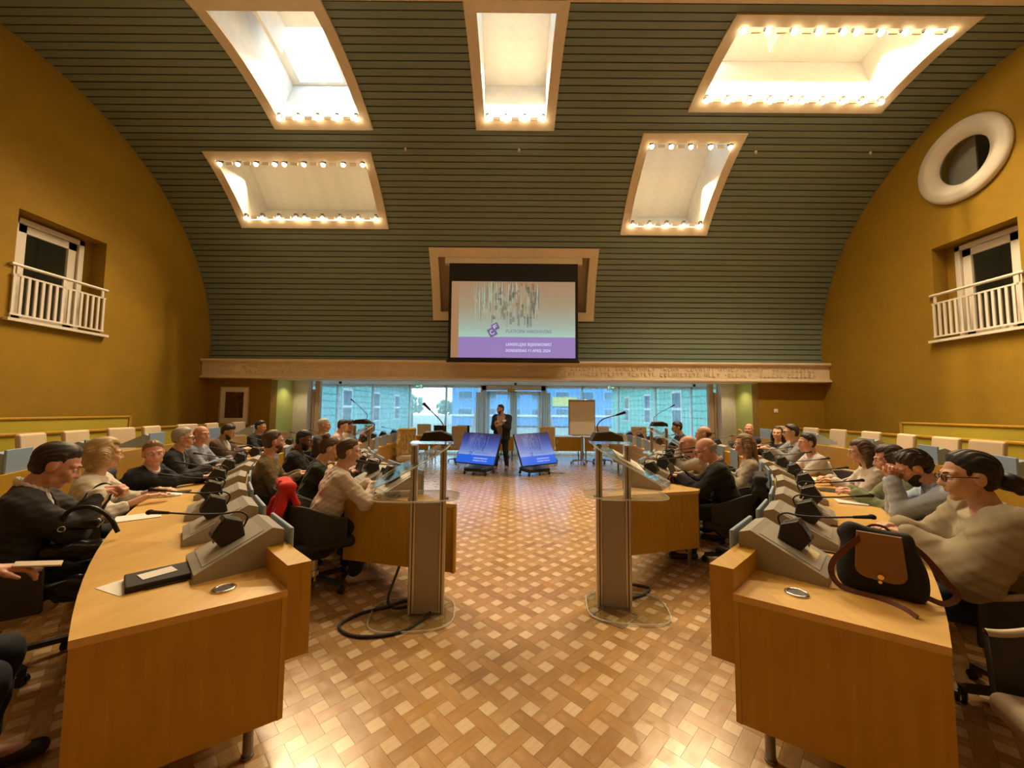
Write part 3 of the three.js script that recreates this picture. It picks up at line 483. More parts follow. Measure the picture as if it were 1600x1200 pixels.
// ---------- chairs ----------
// tub chair, faces local +z: U-shaped shell that is high behind and falls to armrests
function tubShell(th0, th1, w, dep, r, hBack, hArm, y0, thick) {
  const n = 36, rows = 6, pos = [], ix = [];
  const path = (t, off) => {                                        // t 0..1 round the U, from the left arm tip over the back to the right arm tip
    const a = 0.36, L1 = dep, arc = Math.PI * (w - 0), tot = 2 * L1 + arc, q = t * tot; let x, z, nx, nz;
    if (q < L1) { x = -w; z = L1 - q; nx = -1; nz = 0; } else if (q < L1 + arc) { const an = (q - L1) / arc * Math.PI; x = -w * Math.cos(an); z = -w * 0.8 * Math.sin(an); nx = -Math.cos(an); nz = -Math.sin(an); } else { x = w; z = q - L1 - arc; nx = 1; nz = 0; }
    return [x + nx * off, z + nz * off];
  };
  const top = (t) => { const k = clamp((0.5 - Math.abs(t - 0.5)) / 0.34, 0, 1), e = k * k * (3 - 2 * k); return lerp(hArm, hBack, e); };
  for (let i = 0; i <= n; i++) { const t = i / n, yt = top(t);
    const ring = [[0, y0], [0, lerp(y0, yt, 0.5)], [0, yt - 0.012], [thick * 0.5, yt], [thick, yt - 0.012], [thick, lerp(y0, yt, 0.5)], [thick, y0]];
    for (const [off, y] of ring) { const lean = (y - y0) * 0.12; const [x, z] = path(t, off + lean); pos.push(x, y, z); } }
  const m = 7; for (let i = 0; i < n; i++) for (let j = 0; j < m; j++) { const a = i * m + j, b = i * m + (j + 1) % m, c = a + m, d = b + m; ix.push(a, b, c, b, d, c); }
  for (const e of [0, n]) for (let j = 1; j + 1 < m; j++) e ? ix.push(e * m, e * m + j + 1, e * m + j) : ix.push(0, j, j + 1);
  const g = new THREE.BufferGeometry(); g.setAttribute('position', new THREE.Float32BufferAttribute(pos, 3)); g.setIndex(ix); const h = g.toNonIndexed(); h.computeVertexNormals();
  const sm = new THREE.BufferGeometry(); sm.setAttribute('position', new THREE.Float32BufferAttribute(pos, 3)); sm.setIndex(ix); sm.computeVertexNormals(); boxUV(sm);
  const rimPts = []; for (let i = 0; i <= n; i++) { const t = i / n, y = top(t), [x, z] = path(t, thick * 0.5 + (y - y0) * 0.12); rimPts.push(v3(x, y, z)); }
  return [sm, tube(rimPts, thick * 0.42, 8, 72)];
}
const [shellG, rimG] = tubShell(0, 1, 0.255, 0.24, 0, 0.80, 0.655, 0.40, 0.045), [shellLowG, rimLowG] = tubShell(0, 1, 0.235, 0.2, 0, 0.77, 0.64, 0.45, 0.028);
const seatG = rbox(0.48, 0.10, 0.50, 0.045, 0, 0.42, 0.04, 0, 0, 0, 3), underG = cyl(0.24, 0.13, 0.10, 0, 0.335, 0.0, 24), colG = [cyl(0.03, 0.03, 0.22, 0, 0.2, 0, 14), cyl(0.042, 0.05, 0.08, 0, 0.12, 0, 14)];
const starG = (() => { const o = []; for (let k = 0; k < 5; k++) { const a = k * 72 * RAD; o.push(beam(v3(0, 0.105, 0), v3(0.30 * Math.cos(a), 0.075, 0.30 * Math.sin(a)), 0.045, 0.03)); } return merged(o); })();
const casterG = merged([cyl(0.027, 0.027, 0.02, -0.014, 0.027, 0, 12, 0, 0, Math.PI / 2), cyl(0.027, 0.027, 0.02, 0.014, 0.027, 0, 12, 0, 0, Math.PI / 2), box(0.02, 0.03, 0.03, 0, 0.055, 0)]);
const highBackG = (() => { const g = boxUV(new RoundedBoxGeometry(0.46, 0.62, 0.07, 3, 0.033)); const p = g.attributes.position; for (let i = 0; i < p.count; i++) { const x = p.getX(i), y = p.getY(i); p.setZ(i, p.getZ(i) + 0.9 * x * x - 0.1 * (y + 0.31)); } g.translate(0, 0.79, -0.25); g.computeVertexNormals(); return g; })();
const armG = (s) => tube([v3(s * 0.25, 0.44, -0.12), v3(s * 0.275, 0.56, -0.14), v3(s * 0.275, 0.63, -0.08), v3(s * 0.275, 0.64, 0.14), v3(s * 0.27, 0.60, 0.2)], 0.014, 8, 24), arms = [armG(-1), armG(1)];
function chair(kind, x, d, yaw, label, group, y = 0) {
  const g = thing(kind === 'cream' ? 'high_back_chair' : 'swivel_chair', label, 'chair', V(x, y, d), yaw, group);
  const up = { beige: M.chairBeige, black: M.chairBlack, cream: M.chairCream }[kind];
  part('seat', seatG, up, g);
  if (kind === 'cream') { part('backrest', highBackG, up, g); part('armrest', arms[0], M.steelLeg, g); part('armrest', arms[1], M.steelLeg, g); }
  else { part('shell', kind === 'black' ? shellLowG : shellG, kind === 'black' ? M.chairBlack : M.chairDark, g); part('rim', kind === 'black' ? rimLowG : rimG, kind === 'black' ? M.chairDark : M.rim, g); part('seat_pan', underG, kind === 'black' ? M.chairBlack : M.chairCream, g); }
  part('column', colG, M.chrome, g); part('star_base', starG, M.darkMetal, g);
  for (let k = 0; k < 5; k++) { const a = k * 72 * RAD; const c = part('caster', casterG, M.black, g); c.position.set(0.30 * Math.cos(a), 0, 0.30 * Math.sin(a)); c.rotation.y = k * 1.3; }
  return g;
}
for (const s of [-1, 1]) {
  [36.5, 32, 28.7, 25.2, 21.4, 17.5, 14.2, 10.4, 6.9, 3.0, -0.6, -4.4].forEach((th, i) => { const [x, d] = ringXD(s, 12.25, th); chair('cream', x, d, yawOf(inward(s, th)) + rr(-0.2, 0.2), `cream high-backed chair, ${ORD[i]} from the near end of the ${sideN[s]} rear row`, `cream chairs of the ${sideN[s]} rear row`, 0.13); });
}
// ---------- seat partitions along the side walls ----------
for (const s of [-1, 1]) {
  const x1 = s * 7.9, X = s < 0 ? XL : XR, x2 = s * 8.28;
  const a = thing('bench_partition', `long low yellow-green upholstered partition with wooden rail on the ${sideN[s]}`, 'partition', V(x1, 0, 0));
  part('upholstered_panel', box(0.08, 1.08, 9.2, 0, 0.58, -6.2), M.bench, a); part('top_rail', rbox(0.13, 0.05, 9.3, 0.015, 0, 1.14, -6.2), M.mapleSide, a); part('end_post', box(0.1, 1.14, 0.06, 0, 0.57, -10.83), M.mapleSide, a);
  const b = thing('bench_partition', `taller yellow-green partition with wooden rail close to the ${sideN[s]} wall`, 'partition', V(x2, 0, 0)), e = s < 0 ? 8.32 : 8.15;
  part('upholstered_panel', box(0.08, 1.32, e - 1.5, 0, 0.7, -(e + 1.5) / 2), M.bench, b); part('top_rail', rbox(0.12, 0.045, e - 1.46, 0.015, 0, 1.38, -(e + 1.5) / 2), M.mapleSide, b); part('end_post', box(0.12, 1.4, 0.06, 0, 0.7, -e), M.mapleSide, b);
}
// ---------- lecterns ----------
// local frame: the reader stands on -x; column centred on the origin
function lectern(pos, yaw, label, mirror, o = {}) {
  const g = thing('lectern', label, 'lectern', pos, yaw), m = mirror ? -1 : 1;
  for (const sx of [-1, 1]) {
    const po = part('post', rbox(0.05, 1.30, 0.09, 0.012, sx * 0.115, 0.665, 0), M.alu, g); part('groove', box(0.010, 1.28, 0.093, sx * 0.113, 0.66, 0), M.darkMetal, po);
  }
  part('column_panel', [box(0.2, 0.84, 0.03, 0, 0.44, 0.02), box(0.2, 0.84, 0.03, 0, 0.44, -0.02)], M.aluPanel, g);
  const slab = (pts, y0, y1) => { const s = new THREE.Shape(); s.moveTo(pts[0][0], pts[0][1]); for (let k = 1; k < pts.length; k++) s.lineTo(pts[k][0], pts[k][1]); const q = new THREE.ExtrudeGeometry(s, { depth: y1 - y0, bevelEnabled: false }); q.rotateX(-Math.PI / 2); q.translate(0, y0, 0); return boxUV(q); };
  const oval = (cx, cz, rx, rz, n = 28, cut = 1) => [...Array(n).keys()].map(k => { const a = k / n * 2 * Math.PI, c = Math.cos(a), s2 = Math.sin(a); return [cx + rx * Math.sign(c) * Math.pow(Math.abs(c), 0.6), cz + rz * Math.sign(s2) * Math.pow(Math.abs(s2), 0.6)]; });
  const edge = (o2, y, mx) => { const q = tube(o2.map(([x, z]) => v3(x, y, -z)), 0.0055, 5, 84, true); if (mx) mx(q); return q; };
  const sh1 = part('acrylic_shelf', slab(oval(-m * 0.09, 0.0, 0.34, 0.2), 0.90, 0.915), M.acrylic, g, 'clear acrylic shelf'); part('polished_edge', edge(oval(-m * 0.09, 0, 0.34, 0.2), 0.907), M.acrylicEdge, sh1);
  part('acrylic_foot', slab(oval(-m * 0.10, 0, 0.32, 0.26), 0.004, 0.022), M.acrylic, g, 'clear acrylic foot'); part('polished_edge', edge(oval(-m * 0.10, 0, 0.32, 0.26), 0.013), M.acrylicEdge, g.children[g.children.length - 1]);
  // sloping reading plate with upturned lip
  const pl = slab(oval(0, 0, 0.33, 0.23), -0.006, 0.006); T(pl, 0, 0, 0, 0, 0, m * 0.5); T(pl, -m * 0.12, 1.17, 0.02, 0.10); part('reading_plate', pl, M.acrylic, g, 'clear sloping acrylic reading plate'); part('polished_edge', edge(oval(0, 0, 0.33, 0.23), 0, (q) => { T(q, 0, 0, 0, 0, 0, m * 0.5); T(q, -m * 0.12, 1.17, 0.02, 0.10); }), M.acrylicEdge, g.children[g.children.length - 1]);
  part('plate_lip', [T(box(0.012, 0.05, 0.36), -m * 0.40, 1.035, 0.02, 0.1)], M.acrylic, g); part('wing_plate', [T(box(0.30, 0.22, 0.008), -m * 0.02, 1.2, 0.16, -0.15, 0, m * 0.4)], M.acrylic, g);
  part('top_shelf', rbox(0.34, 0.012, 0.20, 0.005, m * 0.02, 1.33, 0), M.acrylic, g); part('side_bolt', [cyl(0.014, 0.014, 0.03, m * 0.145, 0.88, 0.0, 10, 0, 0, Math.PI / 2), cyl(0.014, 0.014, 0.03, -m * 0.145, 0.88, 0.0, 10, 0, 0, Math.PI / 2)], M.black, g);
  return g;
}
lectern(V(-0.66, 0, 3.12), 0.12, 'aluminium and clear acrylic lectern at the near end of the left inner desk', false);
lectern(V(0.845, 0, 3.24), -0.12, 'aluminium and clear acrylic lectern at the near end of the right inner desk', true);
lectern(V(-2.46, 0, 6.35), 0.35, 'rear left acrylic lectern between the two inner desks', false);
lectern(V(2.42, 0, 6.35), -0.35, 'rear right acrylic lectern between the two inner desks', true);
function tableMic(pos, yaw, label, pts, silver) {
  const g = thing('gooseneck_microphone', label, 'microphone', pos, yaw);
  const bs = new THREE.Shape([[-0.12, 0], [0.12, 0], [0.11, 0.03], [0.03, 0.062], [-0.09, 0.05]].map(([a, b]) => new THREE.Vector2(a, b))); const bg = new THREE.ExtrudeGeometry(bs, { depth: 0.12, bevelEnabled: true, bevelSize: 0.012, bevelThickness: 0.012, bevelSegments: 3 }); bg.translate(0, 0.012, -0.06);
  part('base', boxUV(bg), silver ? std(lin(0.10, 0.09, 0.075), 0.22, { metalness: 0.6 }) : M.black, g); part('key_plate', box(0.09, 0.004, 0.08, -0.04, 0.072, 0, 0, 0, -0.1), std(lin(0.25, 0.2, 0.18), 0.4), g);
  const nk = part('gooseneck', tube(pts, 0.005, 6, 30), M.darkMetal, g), n = pts.length, a = pts[n - 1], b = a.clone().add(a.clone().sub(pts[n - 2]).normalize().multiplyScalar(0.07)); part('microphone_head', [bar(a, b, 0.008, 10, 0.012), sph(0.013, b.x, b.y, b.z)], M.blackSoft, nk);
  return g;
}
tableMic(V(-0.60, 1.34, 3.12), 0.1, 'black gooseneck microphone on top of the near left lectern', [v3(0.05, 0.06, 0), v3(0.05, 0.12, 0), v3(0.02, 0.17, 0), v3(-0.06, 0.25, 0)], false);
tableMic(V(0.79, 1.34, 3.24), 0, 'dark shiny gooseneck microphone on top of the near right lectern', [v3(-0.06, 0.06, 0), v3(-0.07, 0.13, 0), v3(-0.03, 0.18, 0), v3(0.09, 0.22, 0)], true);
tableMic(V(-2.46, 1.34, 6.35), 0, 'black gooseneck microphone on the rear left lectern', [v3(0.06, 0.06, 0), v3(0.08, 0.14, 0), v3(0.02, 0.22, 0), v3(-0.14, 0.36, 0)], false);
tableMic(V(2.42, 1.34, 6.35), 0, 'black gooseneck microphone on the rear right lectern', [v3(-0.06, 0.06, 0), v3(-0.08, 0.13, 0), v3(0.0, 0.21, 0), v3(0.2, 0.32, 0)], false);
{ const m = one('lectern_sheet', box(0.24, 0.003, 0.33), M.paper, 'white sheet of paper on the sloping plate of the near right lectern', 'paper'); m.position.set(0.97, 1.185, -3.22); m.rotation.set(0.1, -0.12, -0.5, 'YXZ'); }
one('floor_cable', tube([V(-0.95, 0.75, 3.62), V(-0.96, 0.3, 3.5), V(-1.0, 0.02, 3.25), V(-0.9, 0.012, 3.18), V(-0.78, 0.012, 3.26), V(-0.86, 0.012, 3.30), V(-0.98, 0.012, 3.2), V(-1.17, 0.012, 3.08), V(-1.25, 0.012, 2.92), V(-1.13, 0.012, 2.81), V(-0.97, 0.012, 2.79), V(-0.78, 0.012, 2.85), V(-0.67, 0.012, 3.0), V(-0.6, 0.03, 3.14)], 0.011, 8, 160), M.rubber, 'black cable looped on the parquet beside the left lectern', 'cable');
one('floor_cable', tube([V(1.0, 0.05, 3.3), V(1.05, 0.014, 3.38), V(1.16, 0.014, 3.44), V(1.24, 0.014, 3.55), V(1.12, 0.014, 3.62), V(1.0, 0.014, 3.64), V(0.95, 0.1, 3.66), V(0.95, 0.6, 3.7)], 0.012, 8, 80), M.rubber, 'short black cable curled behind the right lectern foot', 'cable');

// ---------- front of the hall ----------
function canvasTex(w, h, draw) { const c = document.createElement('canvas'); c.width = w; c.height = h; draw(c.getContext('2d'), w, h); const t = new THREE.CanvasTexture(c); t.colorSpace = THREE.SRGBColorSpace; t.magFilter = THREE.LinearFilter; return t; }
function slide(blue) {
  return canvasTex(800, 500, (x, W, H) => {
    const g = x.createLinearGradient(0, 0, 0, H * 0.73);
    if (blue) { g.addColorStop(0, '#141a52'); g.addColorStop(0.5, '#3b58b0'); g.addColorStop(1, '#8fa6dc'); } else { g.addColorStop(0, '#a58462'); g.addColorStop(0.45, '#a5957a'); g.addColorStop(0.8, '#a5b5a8'); g.addColorStop(1, '#a6d0c2'); }
    x.fillStyle = g; x.fillRect(0, 0, W, H);
    let q = 5; const r = () => (q = (q * 1664525 + 1013904223) >>> 0) / 4294967296;
    for (let k = 0; k < 150; k++) { const px = W * (0.18 + 0.52 * r()), y0 = H * 0.45 * r() * r(), l = H * (0.05 + 0.3 * r()); x.fillStyle = blue ? `rgba(190,200,245,${0.1 + 0.3 * r()})` : `rgba(175,225,210,${0.08 + 0.35 * r()})`; x.fillRect(px, y0, 2 + 5 * r(), l); if (r() < 0.35) { x.fillStyle = 'rgba(60,40,50,0.35)'; x.fillRect(px + 5, y0, 3, l * 0.8); } }
    for (let k = 0; k < 60; k++) { x.fillStyle = blue ? 'rgba(20,20,70,0.3)' : 'rgba(52,66,58,0.28)'; x.fillRect(W * (0.3 + 0.38 * r()), H * 0.5 * r(), 6 + 14 * r(), 10 + 70 * r()); }
    x.fillStyle = blue ? '#0d62e0' : '#9a82c2'; x.fillRect(0, H * 0.73, W, H * 0.27);
    if (!blue) { x.fillStyle = '#a8815a'; x.fillRect(0, 0, W * 0.06, H); }
    const ink = blue ? '#2a4fc0' : '#75659c'; x.save(); x.translate(W * 0.335, H * 0.66); x.rotate(-0.5); x.fillStyle = ink; x.fillRect(-30, -26, 52, 56); x.fillRect(8, -42, 44, 44); x.strokeStyle = '#c9d0e2'; x.lineWidth = 6; x.beginPath(); x.arc(-4, 2, 13, 0.6, 5.4); x.stroke(); x.beginPath(); x.moveTo(20, -8); x.lineTo(20, -30); x.lineTo(42, -30); x.moveTo(20, -19); x.lineTo(40, -19); x.stroke(); x.restore();
    x.fillStyle = ink; x.font = '300 31px sans-serif'; x.textBaseline = 'middle'; x.fillText('PLATFORM HANDHAVING', W * 0.44, H * 0.655, W * 0.37);
    x.fillStyle = '#dcd8ff'; x.font = 'bold 27px sans-serif'; x.fillText('LANDELIJKE BIJEENKOMST', W * 0.44, H * 0.825, W * 0.37); x.fillText('DONDERDAG 11 APRIL 2024', W * 0.44, H * 0.905, W * 0.36);
  });
}
{
  const sc = thing('projection_screen', 'lowered projection screen showing a lilac and tan title slide', 'screen', V(0.02, 0, 10.3)), t = slide(false);
  part('fabric', box(3.52, 2.72, 0.012, 0, 4.25, 0), M.screenBlack, sc);
  const pl = part('image_area', T(new THREE.PlaneGeometry(3.37, 2.10), 0, 4.04, 0.009), std(lin(0.25, 0.25, 0.25), 0.9, { map: t, emissive: lin(1, 1, 1), emissiveMap: t, emissiveIntensity: 0.85 }), sc);
  part('bottom_bar', rbox(3.6, 0.06, 0.04, 0.015, 0, 2.89, 0), M.screenBlack, sc); part('casing', rbox(3.78, 0.2, 0.2, 0.03, 0, 5.68, -0.09), M.cream, sc);
  const tv = (cx, d, w, h, yaw, tilt, roll, label, light) => {
    const g = thing('floor_monitor', label, 'monitor', V(cx, 0, d), yaw), tx = slide(true), body = new THREE.Group();
    const m = new THREE.Euler(-tilt, 0, roll, 'YXZ'), cy = 0.64; const place = (q) => q.applyMatrix4(new THREE.Matrix4().makeRotationFromEuler(m).setPosition(0, cy, 0));
    part('screen_housing', place(rbox(w + 0.03, h + 0.03, 0.05, 0.012, 0, 0, -0.03)), M.black, g);
    part('screen', place(T(new THREE.PlaneGeometry(w, h), 0, 0, 0.0)), std(lin(0.02, 0.02, 0.03), 0.3, { emissive: lin(1, 1, 1), emissiveMap: tx, emissiveIntensity: 0.95 }), g);
    const q = new THREE.RectAreaLight(lin(0.35, 0.55, 1), 0.5, w, h); q.name = 'monitor_glow'; q.position.set(0, cy, 0.03); q.rotation.set(-tilt, Math.PI, 0, 'YXZ'); g.add(q);
    part('stand', [bar(v3(0, cy - 0.1, -0.12), v3(0, 0.12, -0.12), 0.035, 10), rbox(0.62, 0.10, 0.5, 0.04, 0, 0.13, -0.05), T(cyl(0.14, 0.3, 0.06, 0, 0, 0, 20), 0, 0.2, -0.05)], M.black, g);
    for (const [x, z] of [[-0.29, 0.17], [0.29, 0.17], [-0.29, -0.27], [0.29, -0.27]]) part('caster', sph(0.045, x, 0.045, z, 0.6, 1, 1, 10), M.rubber, g);
    return g;
  };
  tv(-0.82, 9.6, 1.06, 0.80, -0.42, 0.50, -0.02, 'floor monitor tilted back left of the speaker, showing the blue title slide');
  tv(0.60, 9.6, 1.0, 0.82, 0.5, 0.50, 0.03, 'floor monitor tilted back right of the speaker, showing the blue title slide');
  one('monitor_cable', tube([V(-1.05, 0.05, 9.7), V(-1.3, 0.012, 9.75), V(-1.42, 0.012, 9.9), V(-1.3, 0.012, 10.05), V(-1.1, 0.012, 9.95)], 0.008, 6, 50), M.paper, 'thin grey cable curled beside the left floor monitor', 'cable');
  one('monitor_cable', tube([V(0.85, 0.05, 9.7), V(1.1, 0.02, 9.75), V(1.35, 0.012, 9.8)], 0.008, 6, 30), M.rubber, 'thin dark cable running right from the right floor monitor', 'cable');
  const fc = thing('flip_chart', 'flip chart easel with blank paper standing right of the speaker', 'flip chart', V(2.1, 0, 11.55));
  part('board', rbox(0.80, 1.06, 0.03, 0.01, 0, 1.38, 0), M.alu, fc); part('paper_pad', box(0.74, 0.98, 0.02, 0, 1.36, 0.022), M.paper, fc); part('clamp_bar', rbox(0.78, 0.06, 0.05, 0.015, 0, 1.88, 0.02), M.alu, fc); part('pole', bar(v3(0, 0.08, -0.03), v3(0, 1.4, -0.03), 0.025, 12), M.alu, fc); part('tray', rbox(0.62, 0.02, 0.08, 0.008, 0, 0.84, 0.05), M.alu, fc);
  for (let k = 0; k < 5; k++) { const a = k * 72 * RAD + 0.3; part('foot', beam(v3(0, 0.12, -0.03), v3(0.36 * Math.cos(a), 0.075, -0.03 + 0.36 * Math.sin(a)), 0.04, 0.03), M.alu, fc); part('caster', sph(0.034, 0.36 * Math.cos(a), 0.034, -0.03 + 0.36 * Math.sin(a), 0.7, 1, 1, 10), M.black, fc); }
  // row of straight tables by the windows
  const D = 12.35; [[-2.55, -1.25, 'left of the left monitor'], [-1.22, 0.08, 'behind the left monitor and the speaker'], [0.95, 2.25, 'behind the right monitor'], [2.28, 3.58, 'behind the flip chart'], [-3.9, -2.6, 'furthest left by the curtains'], [3.62, 4.9, 'furthest right by the curtains']].forEach(([a, b, w]) => {
    const g = thing('straight_table', 'maple table with front panel, ' + w, 'table', V((a + b) / 2, 0, D), 0, 'tables in front of the curtains'), L = b - a;
    part('table_top', rbox(L, 0.03, 0.62, 0.008, 0, 0.745, -0.1), M.maple, g); part('front_panel', box(L - 0.02, 0.42, 0.02, 0, 0.52, 0.19), M.mapleSide, g);
    for (const [x, z] of [[-L / 2 + 0.06, 0.15], [L / 2 - 0.06, 0.15], [-L / 2 + 0.06, -0.35], [L / 2 - 0.06, -0.35]]) part('leg', cyl(0.018, 0.018, 0.73, x, 0.365, z, 10), M.steelLeg, g);
  });
  [[-1.62, 11.85, 0.2, 'left of the left monitor'], [-0.35, 13.0, 0.1, 'behind the speaker'], [1.12, 11.8, -0.2, 'behind the right monitor'], [2.75, 11.85, 2.9, 'right of the flip chart'], [3.9, 11.7, 3.0, 'third from the flip chart on its right'], [-2.9, 13.05, 0, 'behind the left window table']].forEach(([x, d, y, w]) => chair('cream', x, d, y + Math.PI, 'beige meeting chair ' + w, 'chairs at the window tables'));
  [[-2.28, 12.3, 'small'], [-1.55, 12.4, 'large']].forEach(([x, d, w], i) => { const g = thing('desk_monitor', i ? 'black desk monitor on the window table, nearer the left floor monitor' : 'black desk monitor on the window table, nearer the left lectern', 'monitor', V(x, 0.76, d)); part('screen_housing', rbox(0.40, 0.24, 0.03, 0.01, 0, 0.2, 0), M.black, g); part('stand', [box(0.05, 0.12, 0.03, 0, 0.06, -0.02), rbox(0.2, 0.015, 0.14, 0.006, 0, 0.008, 0)], M.black, g); });
}
{ // small fittings on walls and ceiling
  const pic = thing('framed_picture', 'framed dark photograph with wide cream mount on the left ochre wall', 'picture', V(-7.95, 1.65, 11.03));
  part('frame', [box(0.84, 0.03, 0.03, 0, 0.53, 0.015), box(0.84, 0.03, 0.03, 0, -0.53, 0.015), box(0.03, 1.06, 0.03, -0.405, 0, 0.015), box(0.03, 1.06, 0.03, 0.405, 0, 0.015)], M.rim, pic); part('mount', box(0.79, 1.04, 0.012, 0, 0, 0.008), M.paper, pic);
  const t = canvasTex(256, 360, (x, W, H) => { x.fillStyle = '#5a3a22'; x.fillRect(0, 0, W, H); let q = 9; const r = () => (q = (q * 1664525 + 1013904223) >>> 0) / 4294967296; const cs = ['#2a1810', '#8a5f38', '#3a2a20', '#a07a50', '#1c1210', '#6d4a2c']; for (let k = 0; k < 70; k++) { x.fillStyle = cs[Math.floor(r() * 6)]; x.globalAlpha = 0.5; x.fillRect(r() * W, H * 0.15 + r() * H * 0.8, 8 + r() * 40, 20 + r() * 90); } x.globalAlpha = 1; x.fillStyle = '#150e0c'; x.fillRect(W * 0.38, H * 0.3, W * 0.26, H * 0.62); x.fillRect(W * 0.3, H * 0.12, W * 0.45, H * 0.08); x.fillStyle = '#b89a78'; x.fillRect(W * 0.08, H * 0.08, W * 0.1, H * 0.5); });
  part('print', box(0.52, 0.74, 0.004, 0, 0.02, 0.017), std(lin(1, 1, 1), 0.5, { map: t }), pic);
  const th = thing('wall_switch', 'small white wall thermostat on the right ochre wall', 'thermostat', V(7.58, 1.62, 11.04)); part('plate', rbox(0.11, 0.11, 0.015, 0.004, 0, 0, 0), M.paper, th); part('knob', cyl(0.025, 0.025, 0.02, 0, 0, 0.015, 12, Math.PI / 2), M.white, th);
  const arrow = (flip) => canvasTex(256, 128, (x, W, H) => { x.fillStyle = '#0e8a6c'; x.fillRect(0, 0, W, H); x.save(); if (flip) { x.translate(W, 0); x.scale(-1, 1); } x.fillStyle = '#e8fff4'; x.fillRect(150, 20, 76, 88); x.fillStyle = '#0e8a6c'; x.fillRect(162, 34, 30, 74); x.fillStyle = '#e8fff4'; x.beginPath(); x.moveTo(20, 64); x.lineTo(62, 26); x.lineTo(62, 52); x.lineTo(120, 52); x.lineTo(120, 76); x.lineTo(62, 76); x.lineTo(62, 102); x.closePath(); x.fill(); x.restore(); });
  for (const [x, f, n] of [[-3.05, false, 'left'], [3.25, true, 'right']]) { const g = thing('exit_sign', `green emergency exit sign with arrow hanging ${n} of the doors`, 'exit sign', V(x, CEILY - 0.02, 12.6)); part('sign_box', rbox(0.26, 0.14, 0.03, 0.006, 0, -0.11, 0), M.white, g); part('sign_face', T(new THREE.PlaneGeometry(0.25, 0.13), 0, -0.11, 0.017), std(lin(0.3, 0.3, 0.3), 0.5, { emissive: lin(1, 1, 1), emissiveMap: arrow(f), emissiveIntensity: 0.7 }), g); part('hanger', bar(v3(0, 0, 0), v3(0, -0.05, 0), 0.008), M.alu, g); }
  for (const [x, n] of [[-5.35, 'left part'], [0.08, 'middle'], [5.62, 'right part']]) { const g = thing('dome_camera', `small black and white camera under the bay ceiling in the ${n} of the bay`, 'camera', V(x, CEILY, 11.9)); part('mount', cyl(0.05, 0.05, 0.05, 0, -0.025, 0, 14), M.white, g); part('lens', sph(0.045, 0.03, -0.08, 0.02, 1, 1, 1, 12), M.black, g); }
  const ys = thing('sign_plate', 'small yellow plate above the meeting of the glazed doors', 'sign', V(-0.02, 2.28, 13.55)); part('plate', rbox(0.26, 0.12, 0.02, 0.004), std(lin(0.75, 0.5, 0.05), 0.6), ys); part('bracket', box(0.03, 0.14, 0.02, 0, 0.12, -0.01), M.alu, ys);
}
